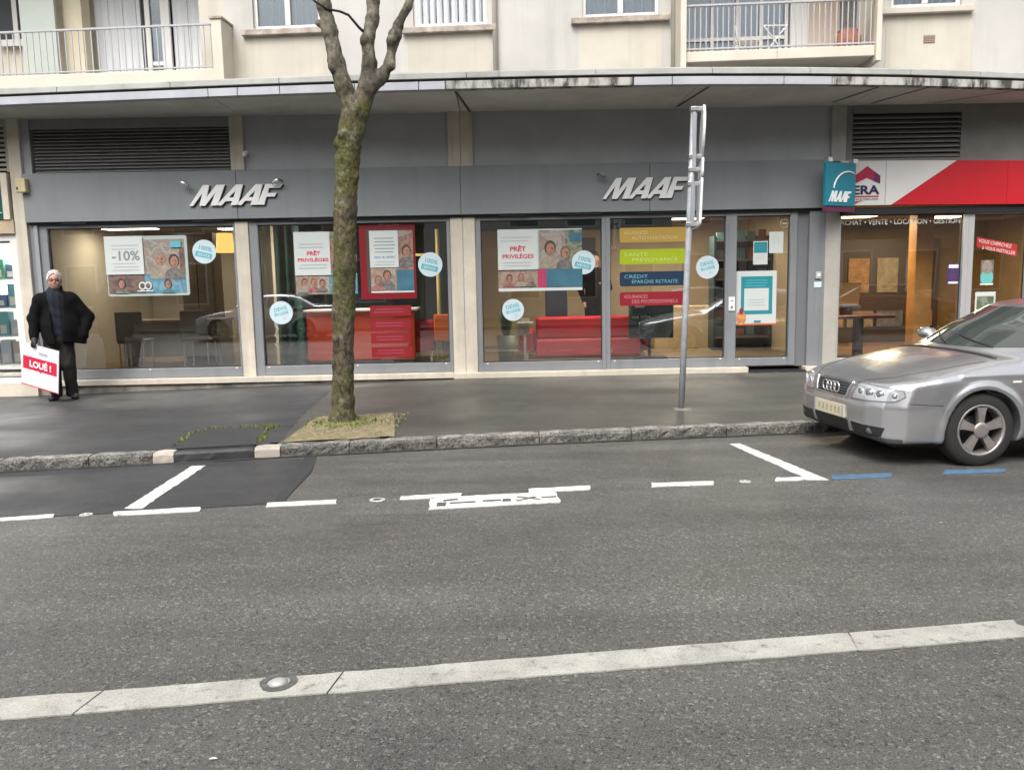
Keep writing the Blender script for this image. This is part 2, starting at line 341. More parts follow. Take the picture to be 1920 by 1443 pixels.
# ------------------------------------------------------------------ kerb, one part for each stone
kerb = bpy.data.objects.new('kerb', None); COL.objects.link(kerb); kerb['kind'] = 'structure'
joints = [-14, -13, -12, -11, -10, -9.1, -8.2, -7.2, -6.2, -5.2, -4.36, -3.64, -3.115, -2.935, -2.255, -2.03, -1.42, -0.62, 0.35, 1.25, 2.2, 3.1, 4.1, 5.0, 6, 7, 8, 9, 10, 11, 12, 13, 14]
def kerbstone(x0, x1, m, jit, top=0.10, name='kerbstone', w=0.165):
    nx = max(3, int((x1 - x0) / 0.06)); vs = []; fs = []
    prof = [(0.0, -0.02), (0.0, 0.03), (0.003, top - 0.025), (0.02, top), (w * 0.6, top + 0.006), (w, top + 0.001), (w, -0.02)]
    sg = random.uniform(0.7, 1.3)
    for i in range(nx + 1):
        x = x0 + 0.004 + (x1 - x0 - 0.008) * i / nx; y = yk(x)
        e = 0.35 if i in (0, nx) else 1.0
        for k, (dy, z) in enumerate(prof):
            j = jit * sg * (1 if 0 < k < 6 else 0)
            vs.append((x, y + dy + random.uniform(-j, j) + (0.006 if i in (0, nx) and k < 5 else 0), z + random.uniform(-j, j) * 0.6 - (0.005 if i in (0, nx) and 1 < k < 6 else 0)))
    n = len(prof)
    for i in range(nx):
        for k in range(n - 1): a = i * n + k; fs.append((a, a + n, a + n + 1, a + 1))
    fs += [tuple(range(n)), tuple(nx * n + k for k in range(n))[::-1]]
    mb = MB().add(vs, fs)
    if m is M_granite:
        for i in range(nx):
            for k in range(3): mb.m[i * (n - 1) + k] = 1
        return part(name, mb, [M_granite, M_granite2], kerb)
    return part(name, mb, m, kerb)
for a, b in zip(joints[:-1], joints[1:]):
    if abs(a + 3.115) < .01 or abs(a + 2.255) < .01: kerbstone(a, b, M_conc, 0.002)
    elif abs(a + 2.935) < .01: kerbstone(a, b, M_tar, 0.004, name='tarred_kerb')
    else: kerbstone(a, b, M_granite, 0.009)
part('gutter_seam', strip_sheet(np.linspace(-14, 14, 80), lambda x: yk(x) - 0.045, lambda x: yk(x) + 0.01, lambda x, y: 0.0075, 1), mat('gutter_dirt', (0.05, 0.045, 0.038), 0.7, var=0.5, vscale=6), kerb)
# black asphalt infill behind the tarred kerb
part('asphalt_infill', MB().add([(-2.945, yk(-2.94) + .1, .112), (-2.25, yk(-2.25) + .1, .112), (-2.30, 7.62, .112), (-2.38, 8.40, .112), (-2.98, 8.38, .112), (-3.12, 8.10, .112), (-3.05, 7.6, .112)], [tuple(range(7))]), mat('infill_asphalt', (0.036, 0.038, 0.041), 0.5, var=0.2, vscale=4, speck=0.35, bump=0.4, bscale=150), pavement)

# ------------------------------------------------------------------ road markings (parts of the road)
NM = [0]
def mark(name, pts, m, z=0.0065, seg=0.05, jit=0.007, parent=road):
    """painted patch with a slightly ragged edge"""
    out = []
    n = len(pts); NM[0] += 1; z += .00022 * (NM[0] % 9)
    for i in range(n):
        a, b = np.array(pts[i], float), np.array(pts[(i + 1) % n], float); L = np.linalg.norm(b - a); k = max(1, int(L / seg))
        for q in range(k):
            p = a + (b - a) * q / k; out.append((p[0] + random.uniform(-jit, jit), p[1] + random.uniform(-jit, jit), z))
    mb = MB().add(out, [tuple(range(len(out)))])
    n = len(out); mb.add([(x, y, 0.001) for x, y, _ in out] + out, [(i, (i + 1) % n, n + (i + 1) % n, n + i) for i in range(n)])
    return part(name, mb, m, parent)
mark('bay_line', [(-4.2, 5.33), (-3.1, 5.53), (-3.13, 5.61), (-4.2, 5.42)], M_paint2)
mark('bay_line', [(-2.685, 5.535), (-2.123, 5.60), (-2.16, 5.715), (-2.736, 5.635)], M_paint2)
mark('bay_divider', [(-2.69, 5.72), (-2.565, 5.70), (-2.60, 7.08), (-2.72, 7.07)], M_paint2)
mark('bay_line', [(-1.68, 5.68), (-1.196, 5.72), (-1.215, 5.82), (-1.71, 5.78)], M_paint2)
mark('bay_line', [(-.755, 5.785), (-.31, 5.83), (-.31, 5.93), (-.75, 5.88)], M_paint2)
mark('bay_line', [(.18, 5.90), (.645, 5.945), (.655, 6.06), (.185, 6.01)], M_paint2)
mark('bay_line', [(1.106, 5.985), (1.575, 6.01), (1.60, 6.115), (1.13, 6.095)], M_paint2)
mark('bay_line', [(2.07, 6.075), (2.45, 6.09), (2.40, 6.17), (2.105, 6.175)], M_paint2)
mark('bay_divider', [(2.33, 6.09), (2.475, 6.085), (2.215, 7.52), (2.12, 7.50)], M_paint2)
mark('blue_bay_line', [(2.50, 6.09), (2.975, 6.115), (3.04, 6.24), (2.55, 6.205)], M_blue)
mark('blue_bay_line', [(3.41, 6.17), (3.90, 6.195), (3.98, 6.315), (3.48, 6.295)], M_blue)
mark('blue_bay_line', [(4.35, 6.27), (4.85, 6.32), (4.90, 6.43), (4.42, 6.39)], M_blue)
# lettered white box between two dashes
M_mk = mat('asphalt_showing', (0.10, 0.095, 0.085), 0.6, var=0.3, vscale=20)
bx = mark('lettered_box', [(-.515, 5.51), (.40, 5.615), (.38, 5.90), (.19, 5.92), (.18, 5.89), (-.30, 5.84), (-.535, 5.78)], M_paint2)
for q in ([(-.47, 5.57), (-.41, 5.575), (-.41, 5.67), (-.47, 5.665)], [(-.43, 5.70), (-.33, 5.735), (-.33, 5.765), (-.43, 5.735)], [(-.38, 5.63), (-.20, 5.65), (-.20, 5.68), (-.38, 5.66)],
          [(-.15, 5.665), (-.02, 5.68), (-.02, 5.715), (-.15, 5.70)], [(-.01, 5.66), (.05, 5.665), (.05, 5.735), (-.01, 5.73)], [(.10, 5.66), (.24, 5.76), (.215, 5.775), (.085, 5.68)], [(.09, 5.765), (.25, 5.69), (.265, 5.705), (.105, 5.785)],
          [(.27, 5.73), (.375, 5.745), (.375, 5.775), (.27, 5.76)]):
    mark('letter_stroke', q, M_mk, z=0.0095, jit=0.003)
# centre line in four lengths with cracks between them
def cl(x): return 3.055 + 0.114 * (x - 0.018)
cuts = [-4.5, -1.60, -0.69, 1.455, 2.27]
for a, b in zip(cuts[:-1], cuts[1:]):
    p = []
    nx = int((b - a) / 0.08)
    for i in range(nx + 1): x = a + 0.004 + (b - a - .008) * i / nx; p.append((x, cl(x) + random.uniform(-.004, .004)))
    if b > 2: p += [(2.30, cl(2.3) + .06), (2.25, cl(2.25) + .12)]
    for i in range(nx + 1): x = b - 0.004 - (b - a - .008) * i / nx + 0.03; p.append((x - (0.03 if b > 2 and i == 0 else 0), cl(x) + 0.165 + random.uniform(-.004, .004)))
    mark('lane_line', p, M_paint, z=0.006, seg=9, jit=0)
part('worn_gap', MB().add([(1.40, cl(1.40) + .03, .0068), (1.46, cl(1.46) - .005, .0068), (1.52, cl(1.5) + .06, .0068), (1.46, cl(1.46) + .17, .0068), (1.38, cl(1.38) + .17, .0068)], [(0, 1, 2, 3, 4)]), mat('scuffed_paint', (.33, .32, .29), .6, var=.5, vscale=14, col2=(.16, .155, .14)), road)
# surveying studs and painted rings
def stud(label, x, y, r, z=0.006, core=True, ring_c=(0.62, 0.61, 0.57)):
    t = thing('road_stud', label, 'road stud', (x, y, 0))
    n = 20; vs = []; fs = []
    for k in range(n):
        th = 2 * math.pi * k / n
        for rr, zz in ((r, 0.001), (r, z), (r * .62, z + .001)): vs.append((x + rr * math.cos(th) * random.uniform(.93, 1.05), y + rr * math.sin(th) * random.uniform(.93, 1.05), zz))
    for k in range(n):
        a, b = 3 * k, 3 * ((k + 1) % n); fs += [(a, b, b + 1, a + 1), (a + 1, b + 1, b + 2, a + 2)]
    sub('ring', t, MB().add(vs, fs), mat('stud_ring%.2f' % ring_c[0], ring_c, .5, var=.4, vscale=30))
    if core: sub('stud_head', t, MB().lathe([(r * .5, 0.0), (r * .48, z + .004), (r * .2, z + .010), (0.001, z + .011)], (x, y, 0), n=16), mat('stud_metal', (.42, .42, .40), .5, .2), smooth=True)
    return t
stud('round metal survey stud set in the white centre line', -0.90, 3.035 + .03, 0.072, z=0.011, ring_c=(.11, .11, .105))
stud('white painted ring stud between two bay dashes by the dark resurfaced strip', -2.90, 5.585, 0.042)
stud('faint hollow white ring beside the lettered parking box', -0.915, 5.80, 0.055, core=False)
stud('white painted stud between the bay dash and the corner mark by the blue lines', 1.84, 6.09, 0.042)
# small litter specks on the road
for i, (x, y, lab) in enumerate(((-0.98, 2.55, 'pale leaf scrap on the road below the round metal stud'), (0.83, 2.36, 'white paper scrap on the road beyond the centre line'), (2.72, 4.93, 'white paper scrap on the road in front of the silver car'))):
    s_ = 0.014; o = part('litter_scrap', MB().add([(x - s_, y, .007), (x, y - s_ * .6, .012), (x + s_ * 1.2, y + .004, .006), (x + .3 * s_, y + s_ * .5, .011)], [(0, 1, 2, 3)]), mat('paper_scrap', (.6, .58, .54), .8), None)
    tag(o, lab, 'litter')

# opposite pavement behind the camera
struct('far_pavement', MB().add([(-60, -2.6 - 6.8, .1), (60, -2.6 + 6.8, .1), (60, -60, .1), (-60, -60, .1)], [(0, 1, 2, 3)]).add([(-60, -2.6 - 6.8, .1), (60, -2.6 + 6.8, .1), (60, -2.6 + 6.8, 0), (-60, -2.6 - 6.8, 0)], [(0, 1, 2, 3)]), M_pave)
# ------------------------------------------------------------------ shopfront materials
M_cream = mat('cream_stone', (0.64, 0.58, 0.48), 0.75, var=0.12, vscale=2.5, bump=0.15, bscale=60, speck=0.06, streak=.20)
M_greyp = mat('grey_fascia_metal', (0.235, 0.256, 0.265), 0.42, var=0.06, vscale=1.2, spec=0.4, streak=.10)
M_dark = mat('dark_grey_panel', (0.42, 0.44, 0.455), 0.5, var=0.1, vscale=1.5)
M_frame = mat('grey_window_frame', (0.24, 0.25, 0.265), 0.4, var=0.05, vscale=3, spec=0.45, streak=.14)
M_black = mat('black_rubber', (0.012, 0.012, 0.013), 0.55)
M_louv = mat('louvre_grey', (0.27, 0.265, 0.26), 0.5, var=0.12, vscale=4)
M_soff = mat('soffit_concrete', (0.72, 0.69, 0.64), 0.85, var=0.15, vscale=1.2, bump=0.2, bscale=30)
M_steel = mat('galvanised_steel', (0.42, 0.435, 0.46), 0.45, 0.25, var=0.2, vscale=12)
M_white = mat('white_enamel', (0.86, 0.86, 0.85), 0.35)
M_glass = glass('shop_glass', (0.96, 0.98, 0.97), 1.52, boost=4.2, wav=0.03)
def ptext(txt, parent, x, y, z, size, col, name='lettering', **k): return text(name, txt, x, y, z, size, col, parent, **k)

# ------------------------------------------------------------------ insurance shop
shop = thing('insurance_shop', 'grey insurance shopfront with white slanted lettering between cream pillars', 'shop', (-1, 12, 0.1))
# pillars, each with a shadow groove
def pillar(x0, x1, z0, z1, y0=12.0, m=M_cream, groove=None, parent=None, name='pillar'):
    if groove:
        part(name, MB().box(x0, groove - .004, y0, y0 + .3, z0, z1), m, parent, bevel=.008)
        part(name, MB().box(groove + .004, x1, y0, y0 + .3, z0, z1), m, parent, bevel=.008)
        part('groove', MB().box(groove - .004, groove + .004, y0 + .012, y0 + .29, z0, z1), M_dark, parent)
    else: part(name, MB().box(x0, x1, y0, y0 + .3, z0, z1), m, parent, bevel=.008)
pillar(-3.77, -3.58, .24, 4.05, parent=shop)
pillar(-0.69, -0.335, .20, 4.05, groove=-0.51, parent=shop)
pillar(4.735, 4.94, .12, 2.5, m=mat('greige_render', (.42, .40, .35), .8, var=.1, vscale=3), parent=shop)
pillar(4.79, 5.00, 3.16, 4.05, m=mat('shaded_render', (.42, .41, .38), .85, var=.12, vscale=3), parent=shop)
# fascia panels with joints
for a, b in ((-6.69, -3.69), (-3.686, -0.525), (-0.521, 2.17), (2.174, 4.775)):
    part('fascia_panel', MB().box(a, b, 11.925, 12.06, 2.505, 3.18), M_greyp, shop, bevel=.006)
part('fascia_base', MB().box(-6.66, 4.76, 11.98, 12.09, 2.47, 2.504), M_black, shop)
for a, b in ((-6.2, -5.85), (-4.35, -3.9), (-2.9, -2.2), (0.0, .4), (.9, 1.5), (2.0, 2.9)):
    part('shutter_slot', MB().box(a, b, 11.955, 11.99, 2.475, 2.502), M_black, shop)
# dark panels over the fascia
part('upper_panel', MB().box(-3.58, -0.69, 12.06, 12.16, 3.16, 4.05), M_dark, shop)
part('upper_panel', MB().box(-0.335, 4.79, 12.06, 12.16, 3.16, 4.05), M_dark, shop)
part('backing', MB().box(-6.72, -3.77, 12.14, 12.2, 3.1, 4.05), M_black, shop)
part('side_post', MB().box(-6.70, -6.585, 12.03, 12.14, 3.16, 4.05), M_dark, shop)
lv = part('louvre', MB().box(-6.583, -3.772, 12.05, 12.13, 3.80, 4.0), M_louv, shop)
n = 13
for i in range(n):
    z = 3.205 + i * 0.0465
    part('slat', MB().add([(-6.56, 12.065, z), (-3.775, 12.065, z), (-3.775, 12.12, z + .036), (-6.56, 12.12, z + .036), (-6.56, 12.065, z + .010), (-3.775, 12.065, z + .010), (-3.775, 12.12, z + .044), (-6.56, 12.12, z + .044)], [(0, 1, 2, 3), (4, 5, 6, 7), (0, 1, 5, 4)]), M_louv, lv)
# sill and plinth
part('sill', MB().box(-6.70, -0.69, 11.90, 12.2, .165, .245), M_cream, shop, bevel=.008)
part('sill', MB().box(-0.69, 3.62, 11.90, 12.2, .150, .235), M_cream, shop, bevel=.008)
part('sill', MB().box(4.46, 4.95, 11.90, 12.2, .130, .225), M_cream, shop, bevel=.008)
part('plinth', MB().box(-9, 5.0, 11.94, 12.25, -.1, .164), mat('stained_plinth', (.33, .30, .25), .85, var=.45, vscale=4, col2=(.10, .09, .075), bump=.3), shop)
part('door_threshold', MB().box(3.63, 4.455, 11.85, 12.2, .13, .18), M_black, shop, bevel=.006)
ptext('2', shop, 4.0, 11.847, .14, .035, M_white); ptext('4', shop, 4.03, 11.847, .14, .035, M_white)
# windows: frame > pane
def window(x0, x1, z0=.25, z1=2.47, fl=.06, fr=.06, fb=.135, ft=.05, yg=12.09, y0=12.02, name='shop_window', parent=shop, m=M_frame, gm=M_glass):
    mb = MB()
    mb.box(x0, x0 + fl, y0, y0 + .1, z0, z1).box(x1 - fr, x1, y0, y0 + .1, z0, z1)
    mb.box(x0 + fl, x1 - fr, y0 + .004, y0 + .1, z0, z0 + fb).box(x0 + fl, x1 - fr, y0 + .004, y0 + .1, z1 - ft, z1)
    f = part(name, mb, m, parent, bevel=.005)
    part('pane', MB().add([(x0 + fl - .01, yg, z0 + fb - .01), (x1 - fr + .01, yg, z0 + fb - .01), (x1 - fr + .01, yg, z1 - ft + .01), (x0 + fl - .01, yg, z1 - ft + .01)], [(0, 1, 2, 3)]), gm, f)
    g = MB(); t = .012
    g.box(x0 + fl, x0 + fl + t, yg - .012, yg - .001, z0 + fb, z1 - ft).box(x1 - fr - t, x1 - fr, yg - .012, yg - .001, z0 + fb, z1 - ft).box(x0 + fl + t, x1 - fr - t, yg - .012, yg - .001, z0 + fb, z0 + fb + t).box(x0 + fl + t, x1 - fr - t, yg - .012, yg - .001, z1 - ft - t, z1 - ft)
    part('gasket', g, M_black, f)
    k = max(2, int((x1 - x0) / .85))
    for i in range(k): # drain caps along the bottom rail
        xx = x0 + fl + .06 + (x1 - x0 - fl - fr - .12) * i / (k - 1)
        part('drain_cap', MB().box(xx - .012, xx + .012, y0 - .004, y0 + .01, z0 + fb - .02, z0 + fb - .006), M_white, f)
    return f
window(-6.70, -3.775, fl=.25, fr=.03)
part('frame_post', MB().box(-6.62, -6.565, 11.99, 12.019, .25, 2.47), mat('frame_lip', (.30, .31, .32), .4), shop)
window(-3.575, -0.695, fl=.12, fr=.05)
window(-0.33, 1.555, fl=.075, fr=.06, z0=.235)
window(1.556, 3.325, fl=.06, fr=.03, z0=.235)
# door: post, leaf, handle
dr = window(3.326, 4.335, fl=.13, fr=.10, fb=.12, z0=.24, name='shop_door')
part('letter_plate', MB().box(3.345, 3.435, 12.005, 12.02, 1.06, 1.26), M_white, dr)
part('symbol', MB().box(3.375, 3.405, 12.0, 12.005, 1.09, 1.13), M_greyp, dr)
part('handle_plate', MB().box(3.375, 3.41, 11.998, 12.005, 1.20, 1.215), M_greyp, dr)
part('side_panel', MB().box(4.336, 4.50, 12.06, 12.15, .225, 2.5), mat('grey_reveal', (.17, .175, .185), .45), shop)
part('side_panel', MB().box(4.50, 4.735, 11.99, 12.15, .225, 2.5), M_frame, shop, bevel=.006)
ic = part('door_entry_box', MB().box(4.60, 4.68, 11.965, 11.99, 1.50, 1.60), mat('box_grey', (.45, .46, .48), .4), shop, bevel=.004)
part('lens', MB().box(4.62, 4.66, 11.96, 11.966, 1.53, 1.575), M_white, ic)
part('notice', MB().box(4.585, 4.69, 11.982, 11.99, 1.375, 1.455), mat('pale_blue_card', (.62, .75, .82), .5), shop)
part('intercom_slot', MB().box(4.605, 4.63, 11.984, 11.99, .97, 1.33), M_greyp, shop)

# sign letters, modelled outlines
def slant(p, s=.36): return [(x + s * z, z) for x, z in p]
LET = {
 'M': ([(0, 0), (.14, 0), (.30, .62), (.38, 0), (.60, 0), (.78, .64), (.80, 0), (1.06, 0), (1.02, 1), (.70, 1), (.52, .42), (.44, 1), (.20, 1)], 1.02),
 'A': ([(0, 0), (.20, 0), (.27, .20), (.53, .20), (.53, 0), (.80, 0), (.68, 1), (.42, 1)], .74),
 'F': ([(.05, 0), (.32, 0), (.28, .38), (.58, .38), (.60, .56), (.27, .56), (.25, .80), (.66, .80), (.70, 1), (.05, 1)], .62)}
def letters(x0, z0, h, wid, lab):
    t = thing('sign_letters', lab, 'sign', (x0, 11.9, z0))
    adv = sum(LET[c][1] for c in 'MAAF') + .36; k = wid / adv; x = 0
    for c in 'MAAF':
        pl = slant([(px + x, pz_) for px, pz_ in LET[c][0]]); pl = [(x0 + a * k, z0 + b * h) for a, b in pl]
        if c == 'A':   # counter of the A kept open
            hole = [(x0 + (x + a + .36 * b) * k, z0 + b * h) for a, b in ((.34, .38), (.52, .38), (.50, .70))]
            mb = MB(); P = pl; n = len(P)
            ring = [P[1], P[2], P[3], P[6], P[7], P[0]]
            for q in ([P[0], P[1], P[2], hole[0], hole[2], P[7]], [P[2], P[3], P[4], P[5], P[6], hole[2], hole[1], hole[0]], [P[7], hole[2], P[6]]): mb.prism(q, 'y', 11.882, 11.905)
            o = part('letter', mb, M_white, t)
        else: o = part('letter', MB().prism(pl, 'y', 11.882, 11.905), M_white, t)
        part('stand_off', MB().prism([(a + .012, b - .01) for a, b in pl], 'y', 11.906, 11.924), M_black, o)
        x += LET[c][1]
    return t
letters(-4.35, 2.69, .285, 1.30, 'white slanted raised letters on the grey fascia over the left pillar')
letters(1.49, 2.68, .290, 1.22, 'white slanted raised letters on the grey fascia behind the sign pole')
def spot(x, z, dx, lab, col):
    t = thing('spotlight', lab, 'spotlight', (x, 11.92, z))
    sub('arm', t, MB().tube([(x, 11.93, z + .03), (x + dx * .3, 11.84, z + .05), (x + dx * .6, 11.78, z + .03)], .009, 6), M_black)
    a = Vector((x + dx * .2, 11.80, z + .045)); b = Vector((x + dx * 1.2, 11.80, z - .01))
    sub('lamp_head', t, MB().tube([a, a.lerp(b, .2), b], [.020, .028, .030], 10), col, smooth=True)
    return t
M_chr = mat('bright_metal', (.75, .75, .74), .25, .9)
spot(-4.44, 2.975, .10, 'small bright spotlight at the start of the lettering over the left pillar', M_chr)
spot(-3.03, 2.985, -.10, 'small bright spotlight at the end of the lettering over the left pillar', M_chr)
spot(1.42, 2.99, .09, 'small dull spotlight at the start of the lettering behind the sign pole', M_greyp)
spot(2.80, 2.975, -.09, 'small dull spotlight at the end of the lettering behind the sign pole', M_greyp)
t = thing('security_camera', 'small white security camera beside the cream pillar under the canopy', 'camera', (-3.5, 12.0, 3.4))
sub('body', t, MB().tube([(-3.545, 12.05, 3.40), (-3.545, 11.95, 3.41), (-3.54, 11.88, 3.37)], [.03, .035, .03], 10), M_white, smooth=True)
sub('bracket', t, MB().box(-3.575, -3.52, 12.03, 12.06, 3.38, 3.46), M_white)
t = thing('alarm_box', 'yellowed plastic alarm box at the left end of the grey fascia', 'alarm box', (-6.65, 11.9, 3.0))
sub('case', t, MB().box(-6.735, -6.59, 11.83, 11.925, 2.915, 3.11), mat('aged_plastic', (.55, .47, .26), .5, var=.15, vscale=8), bevel=.015)
sub('speaker_slot', t, MB().box(-6.715, -6.695, 11.824, 11.831, 2.95, 2.99), M_black)
# projecting blue sign
t = thing('projecting_sign', 'teal square projecting sign with white arc and slanted letters at the shop corner', 'sign', (4.75, 11.7, 2.8))
A = Matrix.Translation((5.06, 11.84, 2.80)) @ Matrix.Rotation(rad(28), 4, 'Z')
bd = sub('panel', t, MB().box(-.60, 0, -.03, .03, -.30, .30).xf(A), mat('teal_sign', (.012, .20, .28), .35), bevel=.012)
sub('base_rail', t, MB().box(-.60, 0, -.028, .028, -.37, -.31).xf(A), mat('plum_rail', (.12, .02, .06), .4))
sub('bracket', t, MB().box(-.58, -.50, -.04, .04, .30, .36).xf(A), M_chr)
sub('bracket', t, MB().box(-.07, 0.02, -.04, .04, .30, .36).xf(A), M_chr)
arc = [(-.50 + .02, -.068, -.12)] + [(-.16 - .30 * math.cos(th), -.036, -.10 + .28 * math.sin(th)) for th in np.linspace(.15, 2.0, 12)]
sub('arc', t, MB().tube(arc[1:], [.006] + [.012] * 10 + [.006], 6).xf(A), M_white)
for c, xx in zip('MAAF', (-.55, -.415, -.32, -.225)):
    k = .125; pl = slant(LET[c][0]); sub('letter', t, MB().prism([(xx + a * k, -.24 + b * .15) for a, b in pl], 'y', -.040, -.032).xf(A), M_white)

sub('wall_arm', t, MB().box(4.70, 4.95, 11.80, 11.93, 3.0, 3.04), M_chr); sub('wall_arm', t, MB().box(4.70, 4.95, 11.80, 11.93, 2.55, 2.59), M_chr)
# ------------------------------------------------------------------ estate agency on the right
ag = thing('estate_agency', 'estate agency shopfront with white and red fascia and warm lit interior', 'shop', (6.5, 12, .1))
M_red = mat('red_fascia', (.50, .012, .022), .38, var=.05, vscale=1)
M_wf = mat('white_fascia', (.66, .64, .62), .4, var=.05, vscale=1)
sb = part('fascia_panel', MB().prism([(4.90, 2.53), (5.55, 2.53), (5.64, 2.53), (6.56, 3.135), (4.90, 3.155)], 'y', 11.92, 12.06), M_wf, ag)
part('fascia_panel', MB().prism([(5.645, 2.53), (7.30, 2.51), (7.30, 3.12), (6.565, 3.134)], 'y', 11.92, 12.06), M_red, ag)
part('fascia_panel', MB().prism([(7.304, 2.51), (11, 2.47), (11, 3.08), (7.304, 3.12)], 'y', 11.92, 12.06), M_red, ag)
part('fascia_corner', MB().prism([(4.86, 2.50), (5.05, 2.528), (5.22, 2.60), (4.905, 2.545)], 'y', 11.908, 11.918), M_red, sb)
part('joint', MB().box(5.545, 5.551, 11.916, 11.92, 2.54, 3.14), M_frame, sb)
part('fascia_base', MB().box(4.95, 11, 11.97, 12.1, 2.40, 2.50), M_black, ag)
M_navy = mat('navy_ink', (.012, .014, .06), .5)
lg = part('logo_roof', MB().prism([(5.08, 2.82), (5.08, 2.93), (5.275, 3.075), (5.465, 2.94), (5.465, 2.83), (5.275, 2.915)], 'y', 11.912, 11.919), mat('crimson_logo', (.36, .012, .055), .45), sb)
part('logo_roof', MB().prism([(5.38, 2.865), (5.465, 2.832), (5.465, 2.938), (5.38, 2.997)], 'y', 11.909, 11.9115), mat('purple_logo', (.12, .015, .10), .45), sb)
ptext('ERA', sb, 5.07, 11.914, 2.685, .17, M_navy, bold=.006, width=.385)
part('logo_bar', MB().box(5.07, 5.45, 11.912, 11.918, 2.645, 2.662), M_red, sb)
ptext('IMMOBILIER', sb, 5.07, 11.914, 2.60, .04, M_navy, width=.38)
part('upper_panel', MB().box(5.0, 11, 12.06, 12.16, 3.05, 3.20), mat('olive_grey_panel', (.22, .22, .20), .55, var=.1), ag)
part('upper_panel', MB().box(6.68, 11, 12.06, 12.16, 3.2, 4.05), MATS['olive_grey_panel'], ag)
part('upper_panel', MB().box(5.0, 5.11, 12.06, 12.16, 3.2, 4.05), MATS['olive_grey_panel'], ag)
part('backing', MB().box(5.11, 6.68, 12.15, 12.2, 3.1, 4.05), M_black, ag)
lv = part('louvre', MB().box(5.11, 6.68, 12.04, 12.12, 3.83, 4.05), MATS['olive_grey_panel'], ag)
for i in range(9):
    z = 3.215 + i * 0.067
    part('slat', MB().add([(5.112, 12.065, z), (6.678, 12.065, z), (6.678, 12.13, z + .045), (5.112, 12.13, z + .045), (5.112, 12.065, z + .012), (6.678, 12.065, z + .012), (6.678, 12.13, z + .055), (5.112, 12.13, z + .055)], [(0, 1, 2, 3), (4, 5, 6, 7), (0, 1, 5, 4)]), mat('pale_slat', (.26, .25, .235), .55), lv)
M_gl2 = glass('agency_glass', (.96, .96, .93), 1.5, boost=3.6, wav=.04)
M_alu = mat('pale_aluminium', (.50, .50, .50), .4, .3)
def win2(*a, **k): return window(*a, parent=ag, gm=M_gl2, m=M_alu, **k)
wl = win2(4.94, 6.845, z0=.18, z1=2.43, fl=.03, fr=.075, fb=.15, ft=.03)
ad = win2(6.846, 7.80, z0=.18, z1=2.43, fl=.075, fr=.09, fb=.15, ft=.05, name='shop_door')
win2(7.801, 9.6, z0=.18, z1=2.43, fl=.06, fr=.06, fb=.15, ft=.05)
part('pillar', MB().box(9.6, 9.9, 12.0, 12.3, .1, 2.43), M_cream, ag)
win2(9.9, 11, z0=.18, z1=2.43)
part('sill', MB().box(4.95, 11, 11.92, 12.2, .10, .18), mat('warm_sill', (.50, .44, .36), .7, var=.1), ag)
M_wt = mat('white_vinyl', (.78, .75, .68), .5)
ptext('ACHAT \u2022 VENTE \u2022 LOCATION \u2022 GESTION', wl, 4.98, 12.082, 2.265, .105, M_wt, width=1.76, bold=.001)
# door vinyl: tilted red strip with two text lines
rs = part('red_strip', MB().add([(7.0, 12.083, 2.06), (7.60, 12.083, 1.94), (7.60, 12.083, 1.76), (7.0, 12.083, 1.92)], [(0, 1, 2, 3)]), mat('red_vinyl', (.42, .03, .03), .45), ad)
ptext('VOUS CHERCHEZ', ad, 7.02, 12.080, 1.985, .07, M_wt, width=.50, rot=-11)
ptext('\u00e0 VOUS INSTALLER', ad, 7.08, 12.080, 1.885, .07, M_wt, width=.50, rot=-11)

# ------------------------------------------------------------------ shop at the left edge
ls = thing('pharmacy_shop', 'cream framed shopfront with dark green sign and beige vent slats', 'shop', (-8, 12, .1))
part('pillar', MB().box(-6.868, -6.70, 11.97, 12.3, .05, 4.05), M_cream, ls, bevel=.008)
part('upper_panel', MB().box(-12, -6.869, 12.14, 12.2, 2.3, 4.05), M_black, ls)
lv = part('louvre', MB().box(-6.93, -6.87, 12.02, 12.13, 3.22, 4.05), mat('beige_slat', (.42, .39, .31), .7, var=.2), ls)
part('louvre_header', MB().box(-12, -6.93, 12.02, 12.13, 3.84, 4.05), MATS['beige_slat'], lv)
for i in range(9): part('slat', MB().box(-12, -6.931, 12.04 + .0, 12.09, 3.24 + i * .067, 3.275 + i * .067), MATS['beige_slat'], lv)
part('sign_panel', MB().box(-12, -6.99, 11.93, 12.02, 2.555, 3.20), mat('bottle_green', (.006, .085, .05), .35), ls)
part('sign_edge', MB().box(-6.989, -6.90, 11.93, 12.02, 2.555, 3.20), M_cream, ls)
part('sign_swirl', MB().tube([(-7.6, 11.925, 2.62), (-7.3, 11.925, 2.72), (-7.1, 11.925, 2.66), (-7.0, 11.925, 2.64)], .014, 6), mat('pale_green', (.2, .5, .45), .4), ls)
part('awning_box', MB().box(-12, -6.869, 11.95, 12.12, 2.36, 2.552), mat('tan_box', (.46, .36, .24), .6, var=.2), ls)
M_wfr = mat('white_frame', (.72, .71, .68), .4)
window(-9.2, -6.869, z0=.24, z1=2.36, fl=.07, fr=.11, fb=.05, ft=.10, parent=ls, m=M_wfr, y0=12.0, gm=glass('clear_glass', (.95, .97, .97), 1.5, boost=1.2))
window(-12, -9.201, z0=.24, z1=2.36, fl=.07, fr=.07, fb=.05, ft=.10, parent=ls, m=M_wfr, y0=12.0, gm=MATS['clear_glass'])
part('sill', MB().box(-12, -6.70, 11.88, 12.2, .02, .24), M_cream, ls, bevel=.01)
